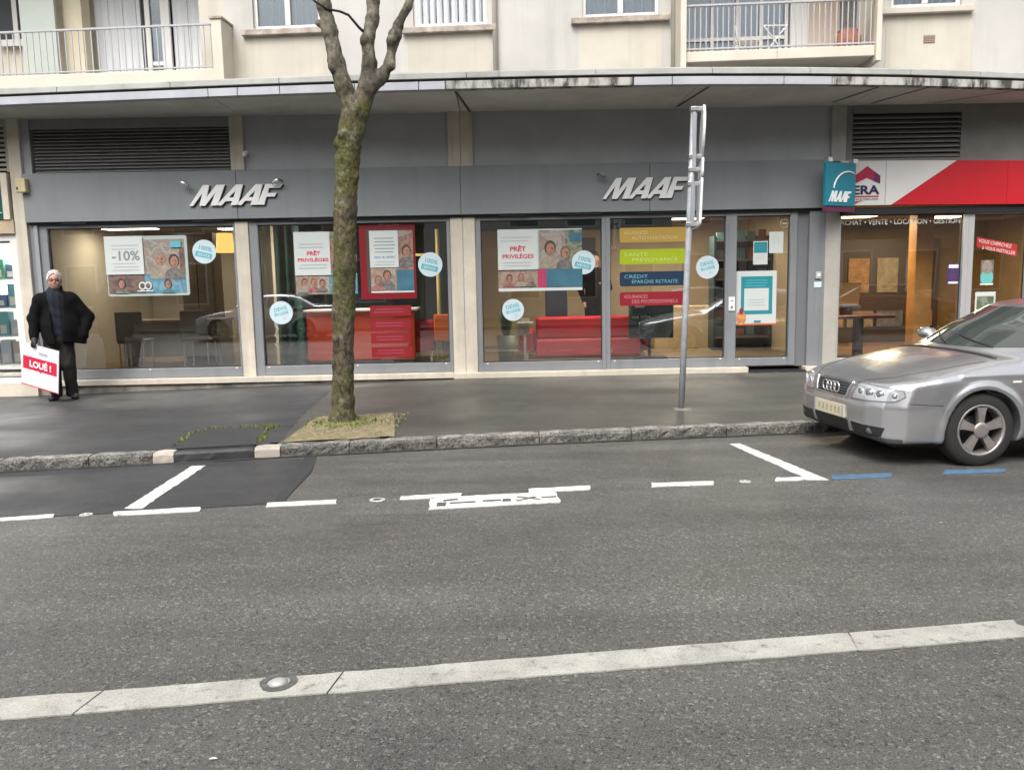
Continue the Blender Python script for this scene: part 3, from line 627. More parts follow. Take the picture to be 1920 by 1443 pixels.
# ------------------------------------------------------------------ canopy over the shops (bowed front edge)
CX = [-16, -9, -6.385, -4.952, -3.346, -1.915, -0.454, 1.133, 2.46, 3.825, 5.25, 6.989, 9, 14]
CY = [12.0, 11.35, 11.055, 10.913, 10.76, 10.65, 10.585, 10.545, 10.55, 10.64, 10.80, 11.12, 11.5, 12.1]
def cy(x): return float(np.interp(x, CX, CY))
can = thing('concrete_canopy', 'long weathered concrete canopy with pale edge over the shopfronts', 'canopy', (0, 11.3, 3.93))
M_clean = mat('clean_edge', (.43, .44, .47), .6, var=.12, vscale=2.5)
m = mat('streaked_edge', (.45, .44, .41), .85, var=.5, vscale=1.0, col2=(.06, .055, .05), bump=.4, bscale=25)
for n_ in list(m.node_tree.nodes):
    if n_.type == 'TEX_NOISE' and abs(n_.inputs['Scale'].default_value - 1.0) < .01:
        mp = m.node_tree.nodes.new('ShaderNodeMapping'); mp.inputs['Scale'].default_value = (7, 7, 2.2)
        src = n_.inputs['Vector'].links[0].from_socket; m.node_tree.links.new(src, mp.inputs[0]); m.node_tree.links.new(mp.outputs[0], n_.inputs['Vector'])
    if n_.type == 'VALTORGB': n_.color_ramp.elements[0].position = .44; n_.color_ramp.elements[1].position = .60
M_streak = m
M_cop = mat('coping_stone', (.46, .46, .44), .8, var=.2, vscale=3, col2=(.33, .34, .31), bump=.2, bscale=30)
def edge_piece(name, a, b, z0, z1, dy, depth, m, gap=.004):
    n = max(1, int((b - a) / .4)); vs = []; fs = []
    for i in range(n + 1):
        x = a + gap + (b - a - 2 * gap) * i / n; y = cy(x) + dy
        vs += [(x, y, z0), (x, y, z1), (x, y + depth, z1), (x, y + depth, z0)]
    for i in range(n):
        for k in range(4): p = 4 * i + k; q = 4 * i + (k + 1) % 4; fs.append((p, q, q + 4, p + 4))
    fs += [(0, 1, 2, 3), tuple(4 * n + k for k in range(4))[::-1]]
    return part(name, MB().add(vs, fs), m, can, bevel=.005)
for a, b, m in ((-16, -11, M_clean), (-11, -8, M_clean), (-8, -3.62, M_clean), (-3.62, -3.24, M_clean), (-3.24, -2.7, M_clean), (-2.7, -1.75, M_clean), (-1.75, -.95, M_clean), (-.95, -.62, M_clean), (-.62, 1.72, M_streak), (1.72, 2.2, M_clean), (2.2, 3.62, M_clean), (3.62, 4.25, M_clean), (4.25, 6.2, M_streak), (6.2, 9, M_streak), (9, 14, M_streak)):
    edge_piece('edge_panel', a, b, 3.93, 4.028, 0.0, .12, m)
edge_piece('drip_gap', -16, 14, 4.026, 4.058, .025, .3, M_black, gap=0)
xs_ = [-16, -13, -10.5, -8, -5.6, -4.1, -2.7, -1.4, -.35, .05, 1.25, 2.7, 3.95, 5.3, 6.3, 8, 10, 12, 14]
for i, (a, b) in enumerate(zip(xs_[:-1], xs_[1:])):
    edge_piece('coping', a, b, 4.058, 4.128, -.012, .25, M_cop, gap=.003)
    edge_piece('upstand', a, b, 4.129, 4.150, .05, .18, M_cop, gap=.002)
# soffit bays between beams
for a, b in zip([-16, -9, -6.6, -3.6, -.50, 2.55, 5.0, 6.1, 9], [-9, -6.6, -3.6, -.50, 2.55, 5.0, 6.1, 9, 14]):
    n = max(1, int((b - a) / .5)); vs = []; fs = []
    for i in range(n + 1):
        x = a + .006 + (b - a - .012) * i / n; vs += [(x, cy(x) + .121, 3.94), (x, 12.5, 3.94), (x, 12.5, 4.05), (x, cy(x) + .121, 4.05)]
    for i in range(n):
        for k in range(4): p = 4 * i + k; q = 4 * i + (k + 1) % 4; fs.append((p, q, q + 4, p + 4))
    fs += [(0, 1, 2, 3), tuple(4 * n + k for k in range(4))[::-1]]
    part('soffit_bay', MB().add(vs, fs), M_soff, can)
part('roof_deck', strip_sheet([-16, -9, -6.4, -3.3, 0, 2.5, 5, 7, 9, 14], lambda x: cy(x) + .12, lambda x: 14.2, lambda x, y: 4.10, 1), mat('roof_felt', (.2, .2, .2), .9), can)
for (xa, ya, xb, yb) in ((-.50, 10.75, -.36, 12.0), (2.70, 10.72, 2.55, 11.9), (4.95, 10.85, 4.7, 11.8), (5.6, 11.0, 5.3, 11.9), (6.9, 11.3, 6.2, 11.95)):
    part('soffit_joint', MB().add([(xa - .02, ya, 3.934), (xa + .02, ya, 3.934), (xb + .02, yb, 3.934), (xb - .02, yb, 3.934)], [(0, 1, 2, 3)]), mat('soffit_stain', (.13, .115, .10), .9, var=.4, vscale=8), can)

# ------------------------------------------------------------------ apartment building above
UA = Matrix.Translation((0, 12.6, 0)) @ Matrix.Rotation(math.atan(-.08), 4, 'Z')
ap = thing('apartment_building', 'cream rendered apartment building with balconies above the shop canopy', 'building', (0, 12.6, 4))
M_wall = mat('white_render', (.53, .512, .48), .85, var=.08, vscale=.9, bump=.12, bscale=60, speck=.03, streak=.12)
M_span = mat('cream_render', (.56, .525, .445), .85, var=.08, vscale=1.1, bump=.12, bscale=60, speck=.03, streak=.12)
def up_part(name, mb, m, parent=None, **k): return part(name, mb.xf(UA), m, parent or ap, **k)
def wall_open(x0, x1, z0, z1, ops, rev=.16):
    xs = sorted({x0, x1, *[o[0] for o in ops], *[o[1] for o in ops]}); zs = sorted({z0, z1, *[o[2] for o in ops], *[o[3] for o in ops]})
    mb = MB()
    for a, b in zip(xs[:-1], xs[1:]):
        for c, d in zip(zs[:-1], zs[1:]):
            if any(o[0] <= a and b <= o[1] and o[2] <= c and d <= o[3] for o in ops): continue
            mb.add([(a, 0, c), (b, 0, c), (b, 0, d), (a, 0, d)], [(0, 1, 2, 3)])
    for a, b, c, d in ops:
        mb.add([(a, 0, c), (a, rev, c), (a, rev, d), (a, 0, d)], [(0, 1, 2, 3)]); mb.add([(b, 0, c), (b, rev, c), (b, rev, d), (b, 0, d)], [(0, 1, 2, 3)])
        mb.add([(a, 0, c), (b, 0, c), (b, rev, c), (a, rev, c)], [(0, 1, 2, 3)]); mb.add([(a, 0, d), (b, 0, d), (b, rev, d), (a, rev, d)], [(0, 1, 2, 3)])
    return mb
WIN = [(-3.60, -2.575, 5.33, 6.75), (-1.19, -.10, 5.27, 6.75), (1.29, 2.40, 5.31, 6.75), (5.66, 6.63, 5.27, 6.75)]
LOG = [(-14, -4.05, 4.66, 6.9), (2.70, 5.24, 4.60, 6.9)]
up_part('wall', wall_open(-14, 14, 4.0, 7.4, WIN + LOG), M_wall)
up_part('wall', MB().box(-14, 14, 0, .2, 7.4, 10.5), M_wall)
for a, b, c, d in ((-3.95, -2.36, 4.02, 5.22), (-1.29, -.06, 4.02, 5.20), (1.24, 2.44, 4.02, 5.22), (5.60, 6.80, 4.02, 5.20)):
    up_part('spandrel_panel', MB().box(a, b, -.006, 0, c, d), M_span)
M_cur = mat('net_curtain', (.62, .64, .67), .9, var=.12, vscale=3)
m = M_cur
for n_ in list(m.node_tree.nodes):
    if n_.type == 'TEX_NOISE':
        mp = m.node_tree.nodes.new('ShaderNodeMapping'); mp.inputs['Scale'].default_value = (7, 7, .15)
        src = n_.inputs['Vector'].links[0].from_socket; m.node_tree.links.new(src, mp.inputs[0]); m.node_tree.links.new(mp.outputs[0], n_.inputs['Vector'])
M_pvc = mat('white_pvc', (.66, .65, .63), .35)
M_wg = glass('window_glass', (.80, .86, .90), 1.5, boost=1.6)
M_sill = mat('stained_sill', (.50, .44, .38), .85, var=.5, vscale=5, col2=(.22, .18, .15), bump=.4, bscale=30)
def pleats(x0, x1, z0, z1, y, amp=.025, per=.11):
    n = int((x1 - x0) / .025); vs = []; fs = []
    for i in range(n + 1):
        x = x0 + (x1 - x0) * i / n; yy = y + amp * math.sin(2 * math.pi * x / per + .8 * math.sin(x * 7)); vs += [(x, yy, z0), (x, yy, z1)]
    for i in range(n): fs.append((2 * i, 2 * i + 2, 2 * i + 3, 2 * i + 1))
    return MB().add(vs, fs)
for k, (a, b, c, d) in enumerate(WIN):
    mb = MB(); t_ = .055; y0 = .06
    mid = [.5 * (a + b)]
    mb.box(a, a + t_, y0, y0 + .06, c, d).box(b - t_, b, y0, y0 + .06, c, d).box(a + t_, b - t_, y0 + .002, y0 + .06, c, c + t_ + .02).box(a + t_, b - t_, y0 + .002, y0 + .06, d - t_, d)
    if k != 1: mb.box(mid[0] - .04, mid[0] + .04, y0 - .006, y0 + .058, c + t_ + .02, d - t_)
    f = up_part('window_frame', mb, M_pvc, bevel=.006)
    up_part('pane', MB().box(a + t_ - .01, b - t_ + .01, y0 + .03, y0 + .036, c + t_, d - t_ + .01), M_wg, f)
    up_part('curtain', pleats(a + .02, b - .02, c + .02, d, y0 + (.10 if k != 1 else .015)), M_cur if k != 3 else mat('grey_blind', (.32, .34, .36), .8), f)
    up_part('sill', MB().box(a - .16, b + .14, -.09, .1, c - .085, c - .003), M_sill if k != 3 else M_span, f, bevel=.008)
    up_part('room_back', MB().box(a, b, .165, .17, c, d), M_dark, f)
f = up_part('air_vent', MB().box(6.12, 6.28, -.010, 0, 4.785, 4.895), mat('vent_brown', (.24, .17, .14), .7))
for i in range(4): up_part('vent_slat', MB().box(6.135, 6.265, -.016, -.009, 4.80 + i * .024, 4.812 + i * .024), mat('vent_slat_tan', (.36, .28, .23), .7), f)
for x in (.02, 2.60): up_part('downpipe', MB().tube([(x, -.05, 4.0), (x, -.05, 10)], .038, 12), M_span, smooth=True)
# ---- right balcony
def balcony(x0, x1, zs0, zs1, rail, yf, name='balcony', back=1.0, step=.085):
    s_ = up_part(name, MB().box(x0, x1, yf, back, zs0, zs1), mat('balcony_cream', (.60, .55, .46), .8, var=.08, vscale=2), None, bevel=.01)
    k = int((x1 - x0 - .1) / step)
    bm_ = MB().box(-.007, .007, -.007, .007, 0, rail - zs1).mesh('baluster'); bm_.materials.append(mat('railing_grey', (.42, .42, .43), .5))
    for i in range(k + 1):
        x = x0 + .05 + (x1 - x0 - .1) * i / k
        o = bpy.data.objects.new('baluster', bm_); COL.objects.link(o); o.parent = s_; o.matrix_basis = UA @ Matrix.Translation((x, yf + .04, zs1))
    up_part('handrail', MB().box(x0, x1, yf + .02, yf + .06, rail, rail + .025), mat('railing_grey', (.42, .42, .43), .5), s_)
    up_part('bottom_rail', MB().box(x0, x1, yf + .025, yf + .055, zs1 + .03, zs1 + .05), MATS['railing_grey'], s_)
    return s_
br = balcony(2.70, 5.24, 4.50, 4.64, 5.24, -.60, step=.075)
for a, b in ((2.62, 2.70), (5.24, 5.31)): up_part('side_wall', MB().box(a, b, -.66, .02, 4.42, 7.2), MATS['balcony_cream'], br, bevel=.008)
up_part('crack', MB().box(3.93, 3.945, -.604, -.6, 4.53, 4.63), M_dark, br)
up_part('back_wall', MB().box(2.70, 5.24, .95, 1.0, 4.64, 6.9), mat('loggia_grey', (.42, .42, .43), .8), ap)
up_part('loggia_ceiling', MB().box(2.70, 5.24, -.6, 1.0, 6.9, 7.0), M_wall, ap)
gd = MB()
for x in (2.82, 3.28, 3.66, 4.02, 4.40): gd.box(x, x + .05, .86, .95, 4.65, 6.7)
gd.box(2.82, 4.45, .862, .948, 5.16, 5.21)
g_ = up_part('glazed_screen', gd, M_pvc, ap)
for a, b in ((2.87, 3.28), (3.33, 3.66), (3.71, 4.02), (4.07, 4.40)): up_part('pane', MB().box(a, b, .90, .906, 4.66, 6.7), M_wg, g_); 
up_part('curtain', pleats(2.87, 4.40, 4.66, 6.7, .93, .02, .15), mat('grey_net', (.55, .57, .60), .9), g_)
up_part('side_panel', MB().box(4.48, 4.72, .80, .95, 4.65, 6.7), M_pvc, ap)
up_part('side_panel', MB().box(4.74, 5.22, .85, .95, 4.65, 6.7), mat('pink_render', (.60, .48, .40), .8), ap)
# things on the right balcony
def upw(x, y, z): return UA @ Vector((x, y, z))
p0 = upw(4.98, -.28, 4.64); t = thing('plant_pot', 'round terracotta plant pot standing on the balcony floor', 'pot', p0)
sub('pot', t, MB().lathe([(.10, 0), (.15, .03), (.18, .12), (.17, .20), (.13, .26), (.14, .28), (.12, .28), (.10, .22)], p0, n=20), mat('terracotta', (.40, .17, .12), .8, var=.2, vscale=8), smooth=True)
sub('stem', t, MB().tube([p0 + Vector((0, 0, .2)), p0 + Vector((-.02, 0, .38)), p0 + Vector((-.03, 0, .42))], [.012, .01, .004], 6), mat('dry_stem', (.12, .10, .06), .9))
p0 = upw(4.0, -.2, 4.64); t = thing('folding_stand', 'white crossed leg folding stand on the balcony', 'stand', p0)
for s_ in (-1, 1): sub('leg', t, MB().tube([p0 + Vector((-.17 * s_, 0, 0)), p0 + Vector((.17 * s_, 0, .42))], .011, 6), M_pvc)
sub('top_bar', t, MB().tube([p0 + Vector((-.19, .02, .42)), p0 + Vector((.19, .02, .42))], .011, 6), M_pvc)
p0 = upw(3.50, -.25, 4.64); t = thing('folding_chair', 'white curved folding chair frame on the balcony', 'chair', p0)
sub('back_frame', t, MB().tube([p0 + Vector((-.06, 0, .42)), p0 + Vector((-.04, 0, .25)), p0 + Vector((.05, 0, .08)), p0 + Vector((.10, 0, 0))], .013, 6), M_pvc)
sub('seat', t, MB().box(-.02, .26, -.12, .12, .19, .21).xf(Matrix.Translation(p0)), M_pvc)
for x in (.02, .24): sub('leg', t, MB().tube([p0 + Vector((x, .1, .19)), p0 + Vector((x + .03, .1, 0))], .010, 6), M_pvc)
p0 = upw(2.80, -.30, 4.64); t = thing('window_box', 'low dull red planter box at the balcony corner', 'planter', p0)
sub('trough', t, MB().box(-.05, .20, -.07, .07, 0, .07).xf(Matrix.Translation(p0)), mat('dull_red', (.30, .08, .08), .8), bevel=.01)
sub('soil', t, MB().box(-.04, .19, -.06, .06, .07, .074).xf(Matrix.Translation(p0)), M_soil)
# ---- left balcony
bl = balcony(-14, -4.08, 4.52, 4.72, 5.34, -.36, step=.10)
up_part('end_wall', MB().box(-4.08, -3.93, -.40, .02, 4.45, 5.40), MATS['balcony_cream'], bl, bevel=.008)
up_part('end_cap', MB().add([(-4.10, -.42, 5.40), (-3.91, -.42, 5.40), (-3.91, .0, 5.40), (-4.10, .0, 5.40), (-4.10, -.42, 5.43), (-3.91, -.42, 5.43), (-3.91, .0, 5.43), (-4.10, .0, 5.43)], [(0, 1, 2, 3), (4, 5, 6, 7), (0, 1, 5, 4), (1, 2, 6, 5), (2, 3, 7, 6), (3, 0, 4, 7)]), M_sill, bl)
up_part('back_wall', MB().box(-14, -4.05, .95, 1.0, 4.72, 6.9), mat('loggia_cream', (.60, .56, .47), .8, var=.08), ap)
up_part('loggia_ceiling', MB().box(-14, -4.05, -.36, 1.0, 6.9, 7.0), M_wall, ap)
up_part('side_panel', MB().box(-4.42, -4.05, .0, .95, 4.73, 6.9), M_span, ap)
up_part('privacy_screen', MB().box(-7.44, -6.88, .35, .40, 4.74, 6.6), mat('sage_screen', (.42, .46, .42), .7, var=.06), ap)
up_part('post', MB().box(-6.86, -6.56, .55, .80, 4.73, 6.9), mat('buff_post', (.56, .50, .37), .8, var=.1), ap)
for i, (a, b) in enumerate(((-6.53, -6.30), (-6.295, -6.06), (-6.055, -5.84), (-5.835, -5.77))): up_part('shutter_leaf', MB().box(a, b, .88, .94, 4.74, 6.8), M_cur, ap, bevel=.006)
up_part('door_opening', MB().box(-5.76, -5.24, .92, .945, 4.74, 6.8), mat('dark_opening', (.02, .022, .025), .5), ap)
d_ = up_part('balcony_door', MB().box(-5.66, -5.58, .80, .86, 4.74, 6.8).box(-5.40, -5.26, .80, .86, 4.74, 6.8).box(-5.58, -5.40, .802, .858, 5.10, 5.16).box(-5.58, -5.40, .802, .858, 4.74, 4.80), M_pvc, ap)
up_part('pane', MB().box(-5.58, -5.40, .83, .836, 4.8, 6.7), M_wg, d_)
up_part('curtain', MB().box(-5.57, -5.41, .84, .845, 4.8, 5.75), mat('grey_net', (.55, .57, .60), .9), d_)
for i, (a, b) in enumerate(((-5.23, -4.98), (-4.975, -4.72), (-4.715, -4.44))): up_part('shutter_leaf', MB().box(a, b, .86, .94, 4.74, 6.8), M_cur, ap, bevel=.006)
up_part('balcony_window', MB().box(-8.2, -7.55, .85, .94, 5.6, 6.8), mat('dark_opening', (.02, .022, .025), .5), ap)
up_part('window_bar', MB().box(-7.88, -7.80, .83, .85, 5.6, 6.8), M_pvc, ap)
up_part('window_bar', MB().box(-8.2, -7.55, .832, .852, 5.50, 5.6), M_pvc, ap)
# building body behind
up_part('building_core', MB().box(-14, 14, 1.01, 1.2, 4.0, 10.5), M_wall)

# ------------------------------------------------------------------ interiors
def room(x0, x1, y1, z0, z1, wallm, floorm, ceilm, y0=12.2):
    struct('interior_floor', MB().box(x0, x1, y0, y1, z0 - .1, z0), floorm)
    struct('interior_ceiling', MB().box(x0, x1, y0, y1, z1, z1 + .1), ceilm)
    struct('interior_wall', MB().box(x0, x1, y1, y1 + .1, z0 - .1, z1 + .1), wallm)
    struct('interior_wall', MB().box(x0 - .05, x0, y0, y1 + .1, z0 - .1, z1 + .1), wallm)
    struct('interior_wall', MB().box(x1, x1 + .05, y0, y1 + .1, z0 - .1, z1 + .1), wallm)
M_tan = mat('tan_wall', (.42, .33, .21), .8, var=.1, vscale=1.5)
M_beige = mat('beige_wall', (.46, .41, .32), .8, var=.1, vscale=1.5)
M_floor = mat('brown_floor', (.20, .14, .08), .45, var=.2, vscale=3)
M_ceil = mat('office_ceiling', (.55, .50, .42), .8)
room(-6.68, -3.72, 16.0, .30, 2.62, M_beige, M_floor, M_ceil)
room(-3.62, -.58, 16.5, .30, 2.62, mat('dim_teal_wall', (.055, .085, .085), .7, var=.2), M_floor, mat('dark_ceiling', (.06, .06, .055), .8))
room(-.48, 4.70, 16.0, .30, 2.62, M_tan, M_floor, mat('mid_ceiling', (.30, .25, .18), .8))
room(5.0, 9.7, 16.5, .25, 2.55, mat('ochre_wall', (.33, .22, .09), .8, var=.15), mat('walnut_floor', (.13, .075, .035), .4, var=.2), mat('ochre_ceiling', (.35, .27, .15), .8))
room(-12, -6.95, 14.5, .25, 2.40, mat('white_wall', (.70, .70, .68), .8), mat('pale_floor', (.55, .52, .47), .4), mat('white_ceiling', (.75, .75, .74), .8))
def lamp(name, label, x, y, z, sx, sy, power, col, sh='panel'):
    t = thing(name, label, 'ceiling lamp', (x, y, z))
    sub('housing', t, MB().box(x - sx / 2 - .02, x + sx / 2 + .02, y - sy / 2 - .02, y + sy / 2 + .02, z + .012, z + .05), M_white)
    sub('diffuser', t, MB().box(x - sx / 2, x + sx / 2, y - sy / 2, y + sy / 2, z, z + .012), glow('lamp_%d%d%d' % tuple(int(99 * c) for c in col), col, 5.0))
    l = bpy.data.lights.new('lamp_light', 'AREA'); l.shape = 'RECTANGLE'; l.size = sx; l.size_y = sy; l.energy = power; l.color = col
    o = bpy.data.objects.new('lamp_light', l); COL.objects.link(o); o.parent = t; o.location = (0, 0, -.01)
    return t
W_ = (1.0, .78, .48); W2_ = (1.0, .88, .70)
lamp('ceiling_lamp', 'glowing ceiling light above the desk poster in the left office', -5.95, 13.6, 2.50, .8, .30, 13, W2_)
lamp('ceiling_lamp', 'ceiling light at the back of the left office', -4.6, 14.8, 2.55, .6, .3, 6, W2_)
lamp('ceiling_lamp', 'ceiling light in the room behind the red framed poster', -2.2, 12.8, 2.55, .9, .4, 40, W2_)
lamp('ceiling_lamp', 'added ceiling light brightening the back of the red sofa', 1.2, 12.85, 2.55, .9, .4, 34, W2_)  # lamp added close to the glass to brighten the sofa back
lamp('ceiling_lamp', 'ceiling light near the shop door shelves', 3.2, 14.2, 2.55, .6, .6, 36, W2_)
lamp('ceiling_lamp', 'ceiling light over the estate agency desk', 5.9, 13.6, 2.48, .5, .5, 45, W_)
lamp('ceiling_lamp', 'ceiling light behind the estate agency door', 7.6, 14.2, 2.48, .5, .5, 50, W_)
lamp('ceiling_lamp', 'bright ceiling light in the cream framed shop', -7.7, 12.62, 2.34, 1.2, .3, 42, (1.0, .97, .92))
t = thing('pendant_lamp', 'yellow glowing pendant lamp shade hanging in the left office', 'pendant lamp', (-4.28, 13.1, 2.4))
sub('shade', t, MB().lathe([(.13, 0), (.14, .01), (.12, .30), (.11, .30)], (-4.28, 13.1, 2.08), n=20), glow('shade_glow', (1.0, .62, .16), .75), smooth=True)
sub('cord', t, MB().tube([(-4.28, 13.1, 2.37), (-4.28, 13.1, 2.62)], .006, 6), M_black)
t = tag(part('vertical_blind', pleats(-4.9, -3.8, .32, 2.6, 15.6, .05, .16), mat('gold_blind', (.42, .30, .15), .8, var=.2), None), 'gold brown vertical blind hanging at the back of the left office', 'blind')
t = tag(part('wooden_cabinet', MB().box(-5.3, -4.75, 13.9, 14.3, .3, 2.45).box(-5.28, -5.03, 13.88, 13.899, .35, 2.4).box(-5.02, -4.77, 13.88, 13.899, .35, 2.4), mat('dark_wood', (.09, .06, .03), .5, var=.3, vscale=6), None, bevel=.006), 'tall dark wooden cabinet behind the discount poster', 'cabinet')
# red sofa with its back to the window
M_sofa = mat('red_leather', (.52, .02, .035), .4, var=.12, vscale=3)
M_sofa2 = mat('rose_red_leather', (.62, .05, .065), .45, var=.1, vscale=3)
t = thing('sofa', 'red leather sofa standing with its back to the window', 'sofa', (1.35, 13.4, .3))
sub('backrest', t, MB().box(.57, 2.26, 13.15, 13.33, .62, .97), M_sofa, bevel=.04)
sub('back_panel', t, MB().box(.57, 2.26, 13.13, 13.34, .34, .615), M_sofa2, bevel=.02)
sub('seat', t, MB().box(.60, 2.2, 13.35, 14.0, .45, .66), M_sofa, bevel=.05)
sub('armrest', t, MB().box(.30, .565, 13.2, 14.0, .40, .76), M_sofa, bevel=.05); sub('armrest', t, MB().box(2.27, 2.42, 13.2, 14.0, .40, .80), M_sofa, bevel=.05)
for x in (.42, 2.3):
    for y in (13.3, 13.9): sub('leg', t, MB().box(x - .03, x + .03, y - .03, y + .03, .3, .42), M_chr)
# snake plant in a tall pot
t = thing('potted_plant', 'tall dark green plant in a narrow planter by the left end of the sofa', 'plant', (.08, 12.8, .3))
sub('planter', t, MB().lathe([(.10, 0), (.12, .02), (.15, .42), (.14, .42), (.12, .36)], (.09, 12.8, .30), n=18), mat('olive_pot', (.09, .11, .07), .5), smooth=True)
lf = mat('dark_leaf', (.045, .085, .035), .5, var=.4, vscale=9)
for i in range(9):
    a = i * 2.4; dx, dy = .09 * math.cos(a), .09 * math.sin(a); h = random.uniform(.42, .62)
    b0 = Vector((.09 + dx * .5, 12.8 + dy * .5, .66)); tip = b0 + Vector((dx, dy, h)); sdv = Vector((-dy, dx, 0)).normalized() * .035
    sub('leaf', t, MB().add([b0 - sdv * .6, b0 + sdv * .6, b0.lerp(tip, .5) + sdv, tip, b0.lerp(tip, .5) - sdv], [(0, 1, 2, 3, 4)]), lf)
t = thing('side_table', 'small white side table with leaflets beside the sofa', 'table', (.38, 13.0, .3))
sub('top', t, MB().box(.26, .52, 12.95, 13.15, .88, .90), M_white); sub('leaflet_rack', t, MB().box(.28, .46, 13.0, 13.08, .70, .96), mat('leaflets', (.5, .48, .42), .7, var=.4, vscale=14)); sub('leg', t, MB().box(.37, .41, 13.03, 13.07, .3, .88), M_chr)
# pelmet band, screens, shelves
tag(part('pelmet', MB().box(-.45, 2.6, 12.45, 12.5, 2.29, 2.6), mat('teal_pelmet', (.012, .085, .09), .6), None), 'dark teal pelmet across the top of the sofa window', 'pelmet')
tag(part('television', MB().box(.95, 1.75, 15.0, 15.06, 1.75, 2.3).box(.98, 1.72, 14.99, 15.0, 1.78, 2.27), M_black, None), 'dark wall screen behind the blue window sticker', 'television')
t = thing('shelf_unit', 'dark shelf unit with pale brochures beside the shop door', 'shelf', (4.1, 14.3, .3))
sub('case', t, MB().box(3.68, 4.69, 14.45, 14.5, .3, 2.25).box(3.68, 3.72, 14.15, 14.45, .3, 2.25).box(4.65, 4.69, 14.15, 14.45, .3, 2.25), mat('ink_teal', (.018, .035, .04), .6))
for i in range(6):
    z = .5 + i * .33; sub('shelf', t, MB().box(3.72, 4.65, 14.15, 14.45, z, z + .03), mat('shelf_board', (.20, .17, .12), .5))
    for j in range(5):
        if random.random() < .8:
            x = 3.75 + j * .18; q, cc, nm = random.choice([('bro_a', (.45, .43, .38), 'pale'), ('bro_b', (.10, .20, .20), 'teal'), ('bro_c', (.30, .10, .05), 'russet')])
            tag(part('brochure', MB().box(x, x + .13, 14.25, 14.30, z + .031, z + random.uniform(.15, .24)), mat(q, cc, .6), None), nm + ' brochure on the ' + ['lowest', 'second', 'third', 'fourth', 'fifth', 'top'][i] + ' shelf of the dark unit by the door', 'brochure', 'brochures on the shelf unit')
tag(part('low_cabinet', MB().box(2.75, 4.6, 14.6, 15.1, .3, 1.05), mat('birch', (.50, .38, .22), .6, var=.1), None, bevel=.01), 'low pale wooden counter behind the shop door', 'cabinet')
t = thing('display_stand', 'dark teal display stand with white band below the red banner', 'display stand', (2.35, 12.9, .3))
sub('panel', t, MB().box(2.02, 2.72, 12.88, 12.92, .62, 1.30), mat('deep_teal', (.014, .055, .06), .5)); sub('foot', t, MB().box(2.1, 2.6, 12.75, 13.05, .3, .33), M_black); sub('post', t, MB().box(2.33, 2.37, 12.90, 12.94, .33, .62), M_black)
sub('paper_bowl', t, MB().prism([(2.08, 1.22), (2.30, 1.22), (2.26, 1.10), (2.12, 1.10)], 'y', 12.86, 12.879), M_wt)
ptext('vos infos', t, 2.06, 12.874, .93, .09, M_wt, width=.30)
# desks and chairs
t = thing('reception_desk', 'bright red reception desk behind the tree', 'desk', (-2.4, 13.2, .3))
sub('front_panel', t, MB().box(-3.05, -1.35, 13.0, 13.08, .36, 1.12), mat('coral_red', (.72, .10, .05), .4), bevel=.01)
sub('desk_top', t, MB().box(-3.1, -1.30, 12.98, 13.6, 1.121, 1.16), M_white, bevel=.008); sub('kick_board', t, MB().box(-3.0, -1.4, 13.03, 13.06, .3, .359), M_black)
t = thing('orange_chair', 'orange chair beside the right edge of the red framed poster window', 'chair', (-.9, 13.2, .3))
sub('backrest', t, MB().box(-1.06, -.72, 13.15, 13.2, .62, 1.05), mat('orange_shell', (.70, .15, .02), .5), bevel=.02); sub('seat', t, MB().box(-1.06, -.66, 13.2, 13.6, .70, .75), MATS['orange_shell'], bevel=.015)
for x in (-1.02, -.72):
    for y in (13.22, 13.56): sub('leg', t, MB().tube([(x, y, .3), (x, y, .7)], .012, 6), M_chr)
t = thing('red_armchair', 'dark red armchair beside the orange chair', 'chair', (-1.2, 13.0, .3))
sub('seat', t, MB().box(-1.45, -1.08, 13.12, 13.6, .45, .68), M_sofa, bevel=.04); sub('backrest', t, MB().box(-1.45, -1.08, 13.5, 13.65, .6, .95), M_sofa, bevel=.04)
for x in (-1.42, -1.11): sub('leg', t, MB().box(x - .02, x + .02, 13.15, 13.19, .3, .45), M_chr)
tag(part('teal_curtain', pleats(-3.42, -3.08, .32, 2.5, 12.9, .03, .13), mat('green_drape', (.02, .075, .06), .8, var=.4, vscale=4), None), 'dark green drape at the left side of the red desk window', 'curtain')
tag(part('interior_column', MB().box(-3.50, -3.36, 12.35, 12.5, .3, 2.6), M_beige, None), 'narrow beige column inside the left of the red desk window', 'column')
t = thing('coat_stand', 'pale yellow coat stand behind the round sticker', 'coat stand', (-.98, 13.4, .3))
sub('pole', t, MB().tube([(-.98, 13.4, .3), (-.98, 13.4, 2.4)], .035, 10), mat('pale_yellow', (.55, .46, .18), .5)); sub('arm', t, MB().box(-1.35, -.98, 13.38, 13.42, 1.98, 2.02), MATS['pale_yellow']); sub('foot', t, MB().lathe([(.2, 0), (.2, .03), (.05, .05)], (-.98, 13.4, .3)), MATS['pale_yellow'])
t = thing('office_chair', 'dark navy office chair behind the sofa', 'chair', (.95, 14.2, .3))
sub('backrest', t, MB().box(.78, 1.16, 14.1, 14.16, .75, 1.45), mat('navy_fabric', (.012, .018, .035), .8), bevel=.03); sub('seat', t, MB().box(.78, 1.18, 14.16, 14.6, .70, .78), MATS['navy_fabric'], bevel=.03); sub('stem', t, MB().tube([(.97, 14.4, .34), (.97, 14.4, .72)], .03, 8), M_chr); sub('base', t, MB().lathe([(.26, 0), (.26, .04), (.05, .05)], (.97, 14.4, .3)), M_black)
